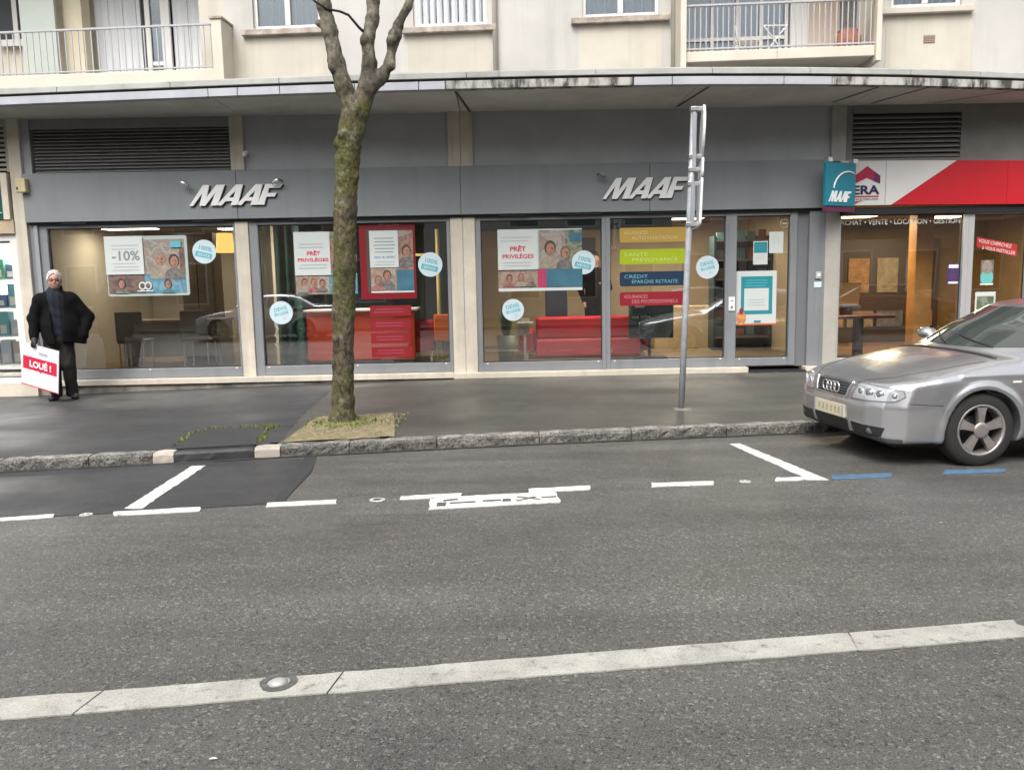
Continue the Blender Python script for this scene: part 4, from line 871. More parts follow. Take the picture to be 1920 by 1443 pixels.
# estate agency furniture
t = thing('agency_column', 'orange brown wooden column inside the estate agency window', 'column', (6.6, 12.9, .25))
sub('shaft', t, MB().box(6.45, 6.72, 12.75, 13.0, .25, 2.55), mat('orange_wood', (.42, .21, .06), .5, var=.25, vscale=3), bevel=.01); sub('base', t, MB().box(6.43, 6.74, 12.73, 13.02, .25, .32), MATS['dark_wood'])
t = thing('agency_table', 'dark pedestal table inside the estate agency', 'table', (5.8, 13.1, .25))
sub('top', t, MB().box(5.25, 6.2, 12.8, 13.5, .86, .91), mat('dark_maroon', (.05, .012, .012), .35), bevel=.01); sub('pedestal', t, MB().box(5.66, 5.78, 13.0, 13.12, .25, .86), M_black)
t = thing('agency_chair', 'olive green chair by the table in the estate agency', 'chair', (5.25, 13.4, .25))
sub('backrest', t, MB().box(5.05, 5.32, 13.6, 13.65, .70, 1.15), mat('olive_fabric', (.13, .12, .03), .8), bevel=.02); sub('seat', t, MB().box(5.05, 5.40, 13.2, 13.6, .65, .72), MATS['olive_fabric'], bevel=.02)
for x in (5.08, 5.36):
    for y in (13.23, 13.57): sub('leg', t, MB().tube([(x, y, .25), (x, y, .66)], .012, 6), M_black)
t = thing('agency_screen', 'tan board on the table inside the estate agency', 'screen', (5.6, 13.3, .9))
sub('board', t, MB().prism([(5.38, 1.42), (5.86, 1.42), (5.82, 1.06), (5.42, 1.06)], 'y', 13.3, 13.33), mat('tan_board', (.42, .27, .10), .6)); sub('foot', t, MB().box(5.55, 5.7, 13.25, 13.38, .91, 1.06), M_black)
t = thing('agency_bookcase', 'dark bookcase with framed pictures at the back of the estate agency', 'shelf', (6.0, 15.8, .25))
sub('case', t, MB().box(5.4, 8.4, 15.7, 16.1, .25, 2.2), mat('espresso', (.035, .022, .014), .5))
for i in range(5): sub('picture', t, MB().box(5.55 + i * .55, 5.95 + i * .55, 15.68, 15.7, 1.2, 1.85), mat('picture_%d' % (i % 3), [(.20, .16, .10), (.10, .10, .12), (.26, .14, .06)][i % 3], .5, var=.4, vscale=9))
for i in range(5): sub('binder_row', t, MB().box(5.5 + i * .57, 6.0 + i * .57, 15.66, 15.7, .55, .85), mat('picture_%d' % ((i + 1) % 3), (.2, .16, .1), .5))
# products in the cream framed shop
PC = [(.14, .20, .45), (.10, .34, .18), (.55, .62, .70), (.55, .25, .18), (.70, .72, .70), (.16, .42, .45), (.32, .18, .36), (.58, .60, .26), (.12, .18, .36), (.60, .50, .42)]
t = thing('product_display', 'window display shelves of coloured boxes in the cream framed shop', 'display', (-7.6, 12.5, .3))
for i in range(4): sub('shelf', t, MB().box(-9.0, -6.98, 12.4, 12.75, .45 + i * .42, .47 + i * .42), M_white)
sub('back_board', t, MB().box(-9.0, -6.98, 13.30, 13.32, .3, 2.3), M_white)
PN = ['blue', 'green', 'pale blue', 'brick red', 'white', 'turquoise', 'purple', 'lime', 'navy', 'sand']
for i in range(4):
    for j in range(6):
        x = -8.05 + j * .178; h = random.uniform(.18, .36); k = (i * 3 + j * 7 + j // 3) % 10; c = PC[k]
        q = tag(part('product_box', MB().box(x, x + .15, 12.45, 12.6, .471 + i * .42, .471 + i * .42 + h), mat('pack_%d' % k, c, .45), None), '%s product box on the %s shelf of the cream framed shop' % (PN[k], ['lowest', 'second', 'third', 'top'][i]), 'box', 'product boxes in the cream framed shop')
        sub('pack_label', q, MB().box(x + .02, x + .11, 12.446, 12.45, .50 + i * .42, .52 + i * .42 + h * .3), M_wt)

# left office: desk, chairs and a wall shelf of binders
t = thing('office_desk', 'dark office desk standing in the left office', 'desk', (-5.2, 14.3, .3))
sub('desk_top', t, MB().box(-6.1, -4.5, 13.3, 14.0, 1.0, 1.04), mat('desk_wood', (.22, .16, .10), .5, var=.2), bevel=.006)
sub('modesty_panel', t, MB().box(-6.05, -4.55, 13.35, 13.37, .45, .999), mat('panel_grey', (.24, .22, .18), .6)); sub('leg', t, MB().box(-6.08, -6.03, 13.32, 13.95, .3, 1.0), M_dark); sub('leg', t, MB().box(-4.57, -4.52, 13.32, 13.95, .3, 1.0), M_dark)
for x, nm in ((-5.75, 'grey office chair at the window end of the office desk'), (-4.75, 'grey office chair under the pendant lamp by the office desk')):
    t = thing('desk_chair', nm, 'chair', (x, 13.0, .3))
    sub('backrest', t, MB().box(x - .21, x + .21, 12.80, 12.85, .74, 1.20), mat('taupe_fabric', (.20, .17, .13), .85), bevel=.03); sub('seat', t, MB().box(x - .22, x + .22, 12.85, 13.25, .70, .76), MATS['taupe_fabric'], bevel=.02)
    for a in (-.18, .18):
        for b in (12.86, 13.22): sub('leg', t, MB().tube([(x + a, b, .3), (x + a, b, .70)], .013, 6), M_chr)
t = thing('binder_shelf', 'wooden wall shelf with binders at the left of the left office', 'shelf', (-6.2, 15.8, 1.6))
for z in (1.55, 1.85, 2.15): sub('shelf', t, MB().box(-6.66, -5.6, 15.7, 15.99, z, z + .03), mat('shelf_oak', (.22, .14, .07), .6))
for z in (1.58, 1.88): sub('binder_row', t, MB().box(-6.6, -5.8, 15.75, 15.95, z, z + .22), mat('binder_brown', (.18, .11, .07), .7, var=.5, vscale=18))
# ------------------------------------------------------------------ posters and stickers on the glass
YP = 12.083
def G(x, z): return (x * 1.0069, 1.55 + (z - 1.55) * 1.0069)
M_paper = mat('poster_paper', (.58, .62, .60), .6)
M_ink = mat('grey_ink', (.22, .25, .25), .6); M_inkl = mat('pale_ink', (.42, .46, .46), .6); M_inkr = mat('red_ink', (.55, .04, .08), .6); M_teal = mat('teal_ink', (.02, .24, .28), .5); M_tealL = mat('aqua_ink', (.10, .42, .50), .5)
def photo(name, stops, sc=6.0):
    """blurred-photograph print: warped noise through a many-colour ramp"""
    m = bpy.data.materials.new(name); m.use_nodes = True; t = m.node_tree; N, L = t.nodes, t.links; b = N['Principled BSDF']; b.inputs['Roughness'].default_value = .45
    tc = N.new('ShaderNodeTexCoord'); n = N.new('ShaderNodeTexNoise'); n.inputs['Scale'].default_value = sc * .7; n.inputs['Detail'].default_value = 3; n.inputs['Distortion'].default_value = .25; n.inputs['Roughness'].default_value = .5
    r = N.new('ShaderNodeValToRGB'); el = r.color_ramp.elements; k = len(stops)
    for q in range(k):
        p = .30 + .40 * q / (k - 1)
        e = el[q] if q < 2 else el.new(p)
        e.position = p; e.color = (*[.52 * a + .48 * b for a, b in zip(stops[q], [sum(c) / k for c in zip(*stops)])], 1)
    L.new(tc.outputs['Object'], n.inputs['Vector']); L.new(n.outputs['Fac'], r.inputs[0]); L.new(r.outputs[0], b.inputs['Base Color']); MATS[name] = m; return m
PH = {'people': photo('photo_people', [(.05, .03, .02), (.30, .14, .09), (.46, .27, .19), (.12, .07, .05), (.42, .40, .36), (.25, .10, .10)], 8), 'warm': photo('photo_warm', [(.10, .08, .07), (.42, .36, .29), (.40, .22, .15), (.22, .14, .10), (.48, .44, .38), (.14, .16, .15)], 10),
      'dark': photo('photo_dark', [(.03, .03, .035), (.10, .085, .08), (.30, .17, .13), (.06, .05, .05), (.14, .12, .11)], 7), 'blue': photo('photo_blue', [(.05, .14, .20), (.14, .32, .40), (.06, .18, .28), (.25, .42, .48), (.08, .20, .28)], 6),
      'plain_blue': mat('photo_slate', (.045, .15, .21), .5, var=.2, vscale=5), 'street': photo('photo_street', [(.12, .10, .09), (.30, .27, .23), (.38, .24, .18), (.20, .18, .16), (.46, .43, .37), (.16, .17, .18), (.30, .22, .16)], 8),
      'skin': mat('photo_skin', (.44, .24, .17), .5, var=.5, vscale=26, col2=(.28, .13, .09)), 'green': photo('photo_green', [(.03, .05, .03), (.12, .17, .09), (.36, .36, .28), (.07, .09, .05), (.22, .24, .18)], 12)}
def poster(label, x0, x1, z0, z1, els, m=None, cat='poster', y=YP, group=None, round_=0.0, name='poster'):
    (x0, z0), (x1, z1) = G(x0, z0), G(x1, z1); Wd, Hh = x1 - x0, z1 - z0
    if round_:
        pl = []
        for cx_, cz_, a0 in ((x1 - round_, z1 - round_, 0), (x0 + round_, z1 - round_, 90), (x0 + round_, z0 + round_, 180), (x1 - round_, z0 + round_, 270)):
            pl += [(cx_ + round_ * math.cos(rad(a0 + q)), cz_ + round_ * math.sin(rad(a0 + q))) for q in (0, 30, 60, 90)]
    else: pl = [(x0, z0), (x1, z0), (x1, z1), (x0, z1)]
    o = tag(part(name, MB().prism(pl, 'y', y, y + .003), m or M_paper, None), label, cat, group)
    def slab(nm, pl, mm, ly): part(nm, MB().prism(pl, 'y', y - .0008 * ly - .0006, y - .0008 * ly), mm, o)
    def oval(u, v, ru, rv, n=18): return [(x0 + (u + ru * math.cos(a)) * Wd, z0 + (v + rv * math.sin(a)) * Hh) for a in np.linspace(0, 2 * math.pi, n + 1)[:-1]]
    ly = 0
    for e in els:
        ly += 1
        if e[0] == 'r':
            _, u0, u1, v0, v1, mm = e[:6]; nm = e[6] if len(e) > 6 else 'picture'
            slab(nm, [(x0 + u0 * Wd, z0 + v0 * Hh), (x0 + u1 * Wd, z0 + v0 * Hh), (x0 + u1 * Wd, z0 + v1 * Hh), (x0 + u0 * Wd, z0 + v1 * Hh)], mm, ly)
        elif e[0] == 'e': slab('printed_shape', oval(*e[1:5]), e[5], ly)
        elif e[0] == 'b':   # printed head and shoulders: u, v of the chin, head height as a share of the sheet, clothes, hair
            _, u, v, h, cl_, hr = e[:6]; w_ = h * Hh / Wd * .74
            slab('printed_shape', [(x0 + min(.985, max(.015, u + a * w_)) * Wd, z0 + max(.045, v + b * h) * Hh) for a, b in ((-1.15, -1.0), (1.15, -1.0), (1.05, -.45), (.75, -.2), (.22, -.05), (-.22, -.05), (-.75, -.2), (-1.05, -.45))], cl_, ly)
            slab('printed_shape', oval(u, v + h * .58, w_ * .60, h * .56, 12), hr, ly + 1); slab('printed_shape', oval(u + w_ * .04, v + h * .47, w_ * .44, h * .46, 12), PH['skin'], ly + 2); ly += 3
            slab('printed_shape', oval(u + w_ * .05, v + h * .57, w_ * .30, h * .055, 10), SHD, ly); slab('printed_shape', oval(u + w_ * .06, v + h * .24, w_ * .15, h * .045, 8), SHD, ly); slab('printed_shape', oval(u + w_ * .22, v + h * .40, w_ * .13, h * .22, 10), SHD, ly)
        elif e[0] == 't':
            _, u, v, s_, txt, mm, wd = e[:7]; ptext(txt, o, x0 + u * Wd, y - .0008 * ly - .0008, z0 + v * Hh, s_, mm, width=wd * Wd if wd else None, bold=e[7] if len(e) > 7 else 0)
        elif e[0] == 'l':   # unreadable small print: thin lines
            _, u0, u1, v, n_, dv, mm = e[:7]
            for i in range(n_):
                a = u0 + (u1 - u0) * random.uniform(0, .12); b = u1 - (u1 - u0) * random.uniform(0, .15); zz = z0 + (v - i * dv) * Hh
                slab('text_line', [(x0 + a * Wd, zz), (x0 + b * Wd, zz), (x0 + b * Wd, zz + .014 * Hh), (x0 + a * Wd, zz + .014 * Hh)], mm, ly)
    return o
SHD = mat('photo_face_shade', (.30, .145, .10), .5, var=.4, vscale=30)
CLO = [mat(n_, c_1, .5, var=.6, vscale=22, col2=c_2) for n_, c_1, c_2 in (('cloth_teal', (.05, .16, .20), (.12, .2, .22)), ('cloth_grey', (.09, .085, .085), (.22, .2, .18)), ('cloth_sand', (.38, .33, .26), (.22, .18, .14)), ('cloth_rose', (.26, .07, .08), (.40, .2, .18)))]; HAI = [mat(n_, c_1, .5, var=.6, vscale=30, col2=c_2) for n_, c_1, c_2 in (('hair_brown', (.04, .022, .012), (.10, .06, .035)), ('hair_fair', (.24, .15, .07), (.12, .07, .035)), ('hair_grey', (.28, .26, .24), (.16, .15, .14)))]
poster('pale framed discount poster reading minus ten percent over a family photo', -5.635, -4.465, 1.443, 2.295, [
    ('r', .015, .965, .04, .94, PH['street']), ('r', .012, .47, .04, .36, PH['dark']), ('r', .46, .962, .04, .36, PH['blue']), ('r', .90, .962, .36, .80, PH['dark']), ('b', .66, .50, .21, CLO[2], HAI[2]), ('b', .83, .47, .20, CLO[1], HAI[0]), ('b', .17, .13, .15, CLO[1], HAI[0]), ('b', .74, .12, .14, CLO[0], HAI[0]), ('r', .0, .465, .365, 1.0, M_paper, 'paper_sheet'), ('r', .80, .93, .80, .90, M_tealL, 'logo'), ('t', .08, .60, .19, '-10%', M_ink, .34, .004), ('l', .08, .42, .84, 2, .06, M_inkl), ('l', .06, .42, .54, 3, .055, M_inkl),
    ('e', .43, .17, .045, .07, M_paper), ('e', .50, .17, .045, .07, M_paper), ('e', .43, .17, .028, .045, PH['dark']), ('e', .50, .17, .028, .045, PH['dark']), ('r', .37, .56, .075, .095, M_paper, 'logo')], m=mat('pale_border', (.40, .47, .45), .5), round_=.03)
poster('two sheet poster with red heading and group photos half hidden by the tree', -2.936, -2.05, 1.415, 2.305, [
    ('r', .0, .54, .0, .32, PH['warm']), ('r', .54, 1.0, .0, .32, PH['blue']), ('r', .58, 1.0, .33, 1.0, PH['people']), ('r', .58, .78, .85, 1.0, PH['green']), ('b', .14, .14, .11, CLO[2], HAI[0]), ('b', .29, .13, .12, CLO[3], HAI[1]), ('b', .43, .12, .11, CLO[1], HAI[0]), ('b', .70, .55, .18, CLO[3], HAI[1]), ('r', .0, .58, .31, 1.0, M_paper, 'paper_sheet'), ('r', .02, .2, .03, .06, M_ink, 'logo'),
    ('t', .20, .63, .075, 'PR\u00caT', M_inkr, .22, .003), ('t', .05, .53, .065, 'PRIVIL\u00c8GES', M_inkr, .50, .002), ('l', .06, .52, .80, 2, .05, M_inkl), ('l', .06, .54, .47, 2, .05, M_inkl)])
rf = poster('tall red poster frame hanging on the window pane', -2.0, -1.20, 1.33, 2.435, [('r', .12, .90, .10, .90, mat('frame_gap', (.07, .055, .04), .7), 'frame_opening'), ('t', .36, .945, .04, 'NOS SOLUTIONS', mat('rose_text', (.60, .22, .24), .5), .36)], m=mat('poster_frame_red', (.21, .008, .016), .35), cat='poster frame', y=YP + .004, name='poster_stand')
poster('family photo poster inside the red frame', -1.855, -1.232, 1.42, 2.305, [
    ('r', .62, 1.0, .37, 1.0, PH['people']), ('r', .0, .62, .03, .42, PH['warm']), ('r', .60, 1.0, .03, .37, PH['plain_blue']), ('b', .84, .58, .17, CLO[1], HAI[0]), ('b', .38, .20, .15, CLO[1], HAI[0]), ('b', .17, .14, .13, CLO[3], HAI[1]), ('r', .0, .66, .41, 1.0, M_paper, 'paper_sheet'),
    ('t', .10, .555, .045, 'PRIX 1\u20ac OFFERT', mat('blue_ink', (.10, .22, .50), .5), .50, .001), ('l', .10, .60, .87, 5, .055, M_ink), ('l', .08, .62, .49, 2, .045, M_inkl)])
for i, (w_, lab) in enumerate(((1, 'top red text panel stacked under the red poster frame'), (.97, 'second red text panel from the top under the red poster frame'), (.95, 'third red text panel from the top under the red poster frame'), (1.0, 'lowest red text panel under the red poster frame'))):
    z1 = 1.235 - i * .20
    poster(lab, -1.885, -1.885 + .60 * w_, z1 - .15, z1, [('l', .08, .85, .62, 2, .28, MATS['rose_text']), ('l', .08, .85, .68, 2, .28, MATS['rose_text'])], m=mat('panel_red', (.24, .010, .020), .4), cat='panel', y=YP, name='text_panel')
poster('large two sheet poster with red heading and laughing people above the sofa', -.012, 1.205, 1.43, 2.287, [
    ('r', .49, 1.0, .0, .98, PH['street']), ('r', .0, .5, .0, .34, PH['warm']), ('r', .80, 1.0, .33, .98, PH['green']), ('r', .85, 1.0, .78, .93, PH['plain_blue'], 'logo'), ('r', .56, 1.0, .03, .33, PH['plain_blue']), ('r', .47, .57, .0, .33, mat('pink_block', (.40, .04, .11), .5)),
    ('b', .62, .56, .22, CLO[2], HAI[0]), ('b', .80, .50, .19, CLO[1], HAI[1]), ('b', .13, .13, .11, CLO[3], HAI[0]), ('b', .27, .14, .12, CLO[2], HAI[1]), ('b', .39, .11, .10, CLO[1], HAI[2]), ('r', .56, 1.0, .03, .33, PH['plain_blue']), ('r', .47, .57, .0, .33, mat('pink_block', (.40, .04, .11), .5)), ('r', .0, .475, .33, 1.0, M_paper, 'paper_sheet'), ('r', .0, 1.0, -.03, .02, M_paper, 'poster_hem'), ('t', .14, .64, .09, 'PR\u00caT', M_inkr, .19, .003), ('t', .05, .52, .08, 'PRIVIL\u00c8GES', M_inkr, .37, .002), ('l', .03, .42, .86, 2, .06, M_inkl), ('l', .04, .43, .44, 2, .05, M_inkl)])
for z0, z1, c, tc, a, b, lab in ((2.07, 2.28, (.46, .30, .06), (.60, .50, .25), 'ASSURANCES', 'AUTO HABITATION', 'amber window banner, uppermost of the four'), (1.758, 1.972, (.36, .46, .010), (.55, .66, .20), 'SANT\u00c9', 'PR\u00c9VOYANCE', 'lime green window banner below the amber one'), (1.444, 1.651, (.008, .030, .07), (.16, .40, .44), 'CR\u00c9DIT', '\u00c9PARGNE RETRAITE', 'navy window banner about savings and credit'), (1.16, 1.359, (.26, .010, .022), (.55, .24, .25), 'ASSURANCES', 'DES PROFESSIONNELS', 'red window banner, lowest of the four')):
    poster(lab, 1.75, 2.76, z0, z1, [('t', .06, .55, .07, a, mat('ink_' + a + str(int(z0 * 100)), tc, .5), .34), ('t', .17, .18, .075, b, MATS['ink_' + a + str(int(z0 * 100))], .66)], m=mat('banner_%d' % int(z0 * 100), c, .45), cat='banner', round_=.03, name='window_banner')
M_disc = mat('sticker_white', (.56, .67, .71), .5)
def sticker(x, z, r, lab, boxed):
    (x, z) = G(x, z)
    o = tag(part('window_sticker', MB().prism([(x + r * math.cos(a), z + r * math.sin(a)) for a in np.linspace(0, 2 * math.pi, 41)[:-1]], 'y', YP - .022, YP - .0205), M_disc, None), lab, 'sticker')
    A = Matrix.Translation((x, YP - .0235, z)) @ Matrix.Rotation(rad(14 if boxed else -12), 4, 'Y')
    if boxed:
        text('lettering', '100%', 0, 0, .02, .085, M_tealL, o, bold=.002, M=A, align='CENTER', width=.19)
        part('sticker_box', MB().box(-.12, .12, -.0005, .0005, -.085, -.01).xf(A), M_tealL, o)
        text('lettering', 'SERVICE', 0, -.002, -.068, .055, M_disc, o, bold=.001, M=A, align='CENTER', width=.18)
    else:
        text('lettering', 'DEVIS', 0, 0, .03, .075, M_tealL, o, bold=.002, M=A, align='CENTER', width=.19)
        text('lettering', 'EN LIGNE', 0, 0, -.035, .06, M_tealL, o, bold=.002, M=A, align='CENTER', width=.21)
        text('lettering', 'ici', .03, 0, -.10, .06, mat('sticker_grey', (.35, .42, .50), .5), o, M=A, align='CENTER')
    return o
sticker(-4.216, 2.055, .170, 'round pale blue sticker with boxed text beside the discount poster', True)
sticker(-.989, 1.811, .176, 'round pale sticker with boxed text at the right of the red frame', True)
sticker(-3.166, 1.163, .168, 'round pale sticker low on the window left of the tree', False)
sticker(1.224, 1.799, .172, 'round pale sticker with boxed text overlapping the large two sheet poster', True)
sticker(.192, 1.135, .160, 'round pale sticker low on the window above the potted plant', False)
sticker(3.022, 1.695, .166, 'round pale green sticker on the window right of the sign pole', False)
# squiggle of vinyl below the low left sticker
(x_, z_) = G(-3.25, .85)
tag(part('vinyl_squiggle', MB().tube([(x_ + .03 * math.sin(k * 1.9), YP - .012, z_ + .26 - k * .045) for k in range(11)], .007, 5), mat('pale_vinyl', (.45, .52, .52), .6), None), 'thin pale wavy vinyl strip below the low round sticker by the tree', 'decal')
# door notices
poster('large white door poster with teal rounded frame', 3.45, 4.04, .845, 1.63, [('r', .12, .90, .20, .90, M_teal, 'printed_frame'), ('r', .20, .81, .27, .68, M_paper, 'printed_field'), ('l', .20, .80, .82, 3, .05, M_tealL), ('l', .28, .72, .46, 3, .05, M_inkl), ('r', .0, 1.0, .0, .03, mat('orange_strip', (.65, .14, .06), .5), 'printed_strip'), ('r', .45, .62, .045, .085, M_teal, 'logo'), ('e', .13, .14, .12, .13, mat('orange_photo', (.65, .28, .10), .5, var=.5, vscale=12)), ('e', .13, .26, .05, .06, mat('maroon_photo', (.25, .03, .05), .5))], round_=.012)
poster('teal and white opening notice in the upper door pane', 3.69, 3.90, 1.72, 2.055, [('r', .05, .95, .50, .96, M_teal, 'printed_field'), ('l', .15, .85, .82, 2, .12, M_tealL), ('l', .2, .8, .36, 2, .1, M_inkl)])
poster('plain white paper sheet taped high on the door pane', 3.92, 4.125, 1.88, 2.185, [('l', .15, .85, .72, 3, .12, M_inkl)])
(x_, z_) = G(4.13, 2.30)
t = thing('door_decal', 'pale ring shaped decal at the top corner of the door pane', 'decal', (x_, YP, z_))
sub('ring', t, MB().tube([(x_ + .06 * math.cos(a), YP - .01, z_ + .06 * math.sin(a)) for a in np.linspace(0, 2 * math.pi, 17)], .006, 5, cap=False), mat('frosted_vinyl', (.45, .38, .28), .6)); sub('bar', t, MB().box(x_ - .04, x_ + .04, YP - .012, YP - .008, z_ - .015, z_ + .01), MATS['frosted_vinyl'])
# estate agency window cards
poster('purple advertisement card on the estate agency window beside the door', 6.54, 6.72, 1.38, 1.68, [('r', .1, .9, .78, .95, M_wt, 'printed_band'), ('r', .1, .9, .03, .13, M_wt, 'printed_band'), ('l', .2, .8, .6, 4, .1, mat('plum_ink', (.30, .08, .16), .5))], m=mat('purple_card', (.06, .035, .13), .5))
poster('mint green vase shaped sticker on the estate agency door', 7.03, 7.22, 1.36, 1.72, [('e', .5, .30, .5, .32, mat('mint_print', (.14, .48, .44), .5)), ('e', .5, .72, .42, .28, PH['street']), ('r', .0, 1.0, .0, .06, M_wt, 'printed_band')], m=mat('smoke_card', (.16, .14, .10), .6))
poster('white framed photo card low on the estate agency door', 6.97, 7.27, .95, 1.26, [('r', .08, .92, .05, .80, PH['green'])])
poster('teal leaflet on the estate agency door behind the car roof', 6.96, 7.26, .60, .88, [('r', .05, .95, .2, .95, mat('leaflet_teal', (.05, .22, .20), .5), 'picture')])

# ------------------------------------------------------------------ street tree
def noise3(x, y, z):
    return (np.sin(x * 31 + 3 * np.sin(z * 11)) * np.sin(y * 29 + z * 7) + .6 * np.sin(x * 67 + z * 41 + 2 * np.sin(y * 51)) * np.sin(y * 71 - z * 23) + .5 * np.sin(z * 57 + 3 * np.sin(x * 37 + y * 43)))
TRK = [((-1.670, 8.50, -.02), .155), ((-1.668, 8.50, .12), .128), ((-1.655, 8.50, .35), .112), ((-1.637, 8.50, .75), .107), ((-1.610, 8.50, 1.25), .113), ((-1.575, 8.50, 1.73), .115), ((-1.545, 8.50, 2.27), .112), ((-1.500, 8.50, 2.79), .115), ((-1.44, 8.50, 3.10), .125), ((-1.40, 8.50, 3.28), .130)]
LB1 = [((-1.40, 8.50, 3.22), .10), ((-1.50, 8.46, 3.50), .083), ((-1.555, 8.44, 3.72), .078), ((-1.60, 8.42, 4.0), .070), ((-1.645, 8.40, 4.24), .065), ((-1.67, 8.38, 4.7), .06)]
LB2 = [((-1.36, 8.50, 3.25), .10), ((-1.275, 8.52, 3.5), .085), ((-1.245, 8.53, 3.72), .068), ((-1.255, 8.54, 3.95), .062), ((-1.205, 8.56, 4.15), .062), ((-1.19, 8.58, 4.33), .058), ((-1.17, 8.6, 4.8), .05)]
LB3 = [((-1.27, 8.52, 3.46), .07), ((-1.13, 8.54, 3.60), .062), ((-1.045, 8.55, 3.74), .046), ((-1.01, 8.56, 3.90), .046), ((-.985, 8.57, 4.0), .060), ((-.95, 8.58, 4.10), .042), ((-.85, 8.60, 4.28), .038), ((-.72, 8.64, 4.7), .034)]
KNOBS = [((-1.03, 8.50, 3.69), .05), ((-1.575, 8.41, 3.66), .045), ((-1.70, 8.38, 4.07), .03), ((-1.02, 8.50, 3.94), .045), ((-1.58, 8.46, 2.95), .05), ((-1.52, 8.40, 3.02), .045), ((-1.43, 8.46, 2.62), .045), ((-1.37, 8.47, 3.05), .04), ((-1.29, 8.49, 3.93), .03)]
def tree_sdf(x, y, z):
    d = None
    for ch in (TRK, LB1, LB2, LB3):
        for (a, ra), (b, rb) in zip(ch[:-1], ch[1:]):
            q = cap(x, y, z, a, b, ra, rb); d = q if d is None else smin(d, q, .035)
    for c, r in KNOBS: d = smin(d, np.sqrt((x - c[0]) ** 2 + (y - c[1]) ** 2 + (z - c[2]) ** 2) - r, .04)
    for k in range(5):
        a = k * 1.256 + .4; d = smin(d, cap(x, y, z, (-1.668 + .10 * math.cos(a), 8.50 + .10 * math.sin(a), .16), (-1.668 + .20 * math.cos(a), 8.50 + .20 * math.sin(a), .04), .04, .03), .05)
    return d + .0042 * noise3(x, y, z)
def bark_mat():
    m = bpy.data.materials.new('mossy_bark'); m.use_nodes = True; t = m.node_tree; N, L = t.nodes, t.links; b = N['Principled BSDF']; b.inputs['Roughness'].default_value = .9
    tc = N.new('ShaderNodeTexCoord')
    def noise(sc, det=5, mapsc=None):
        n = N.new('ShaderNodeTexNoise'); n.inputs['Scale'].default_value = sc; n.inputs['Detail'].default_value = det; n.inputs['Roughness'].default_value = .7
        if mapsc:
            mp = N.new('ShaderNodeMapping'); mp.inputs['Scale'].default_value = mapsc; L.new(tc.outputs['Object'], mp.inputs[0]); L.new(mp.outputs[0], n.inputs['Vector'])
        else: L.new(tc.outputs['Object'], n.inputs['Vector'])
        return n
    def ramp(src, p0, p1, c0, c1):
        r = N.new('ShaderNodeValToRGB'); r.color_ramp.elements[0].position = p0; r.color_ramp.elements[1].position = p1; r.color_ramp.elements[0].color = (*c0, 1); r.color_ramp.elements[1].color = (*c1, 1); L.new(src, r.inputs[0]); return r.outputs[0]
    def mix(f, a, b_):
        x = N.new('ShaderNodeMix'); x.data_type = 'RGBA'; L.new(f, x.inputs[0]); L.new(a, x.inputs[6]); L.new(b_, x.inputs[7]); return x.outputs[2]
    bark = ramp(noise(24, 8, (1, 1, .5)).outputs['Fac'], .40, .60, (.018, .013, .008), (.15, .12, .08))
    moss = ramp(noise(34).outputs['Fac'], .38, .62, (.030, .032, .008), (.12, .12, .028))
    lich = ramp(noise(30).outputs['Fac'], .3, .7, (.13, .125, .085), (.22, .205, .15))
    fm = ramp(noise(3.4, 5).outputs['Fac'], .40, .58, (0, 0, 0), (1, 1, 1))
    fl = ramp(noise(9, 4).outputs['Fac'], .56, .68, (0, 0, 0), (1, 1, 1))
    grey = ramp(noise(16, 5).outputs['Fac'], .35, .65, (.075, .068, .052), (.30, .275, .215))
    sx = N.new('ShaderNodeSeparateXYZ'); L.new(tc.outputs['Object'], sx.inputs[0])
    hz = N.new('ShaderNodeMapRange'); hz.inputs[1].default_value = 3.3; hz.inputs[2].default_value = 3.75; L.new(sx.outputs['Z'], hz.inputs[0])   # bare bark higher up the limbs
    ad = N.new('ShaderNodeMath'); ad.operation = 'SUBTRACT'; ad.use_clamp = True; L.new(fm, ad.inputs[0]); L.new(hz.outputs[0], ad.inputs[1])
    mu = N.new('ShaderNodeMath'); mu.operation = 'MULTIPLY'; mu.inputs[1].default_value = .75; L.new(hz.outputs[0], mu.inputs[0])
    wet = ramp(noise(2.1, 3, (1.6, 1.6, .5)).outputs['Fac'], .50, .60, (0, 0, 0), (.75, .75, .75)); dk = ramp(noise(30).outputs['Fac'], .3, .7, (.014, .012, .008), (.05, .043, .03))
    c = mix(mu.outputs[0], bark, grey); c = mix(wet, c, dk); c = mix(ad.outputs[0], c, moss); c = mix(fl, c, lich); L.new(c, b.inputs['Base Color'])
    bp = N.new('ShaderNodeBump'); bp.inputs['Strength'].default_value = 1.0; bp.inputs['Distance'].default_value = .02; L.new(noise(26, 8, (1, 1, .5)).outputs['Fac'], bp.inputs['Height']); L.new(bp.outputs[0], b.inputs['Normal'])
    return m
M_bark = bark_mat()
tr = thing('street_tree', 'bare mossy street tree with three lopped limbs growing from a kerbside pit', 'tree', (-1.67, 8.5, .1))
link('trunk', sdf_mesh('trunk', tree_sdf, (-1.98, 8.18, -.05), (-.60, 8.82, 4.72), .016), M_bark, tr)
def grow(p, d, r, n, depth):
    pts = [p.copy()]; rs = [r]
    for i in range(n):
        d = (d + Vector((random.uniform(-.18, .18), random.uniform(-.18, .18), random.uniform(-.02, .16)))).normalized(); p = p + d * (.26 if depth == 0 else .18); pts.append(p.copy()); rs.append(max(.004, r * (1 - (i + 1) / (n + 1.5))))
    return pts, rs
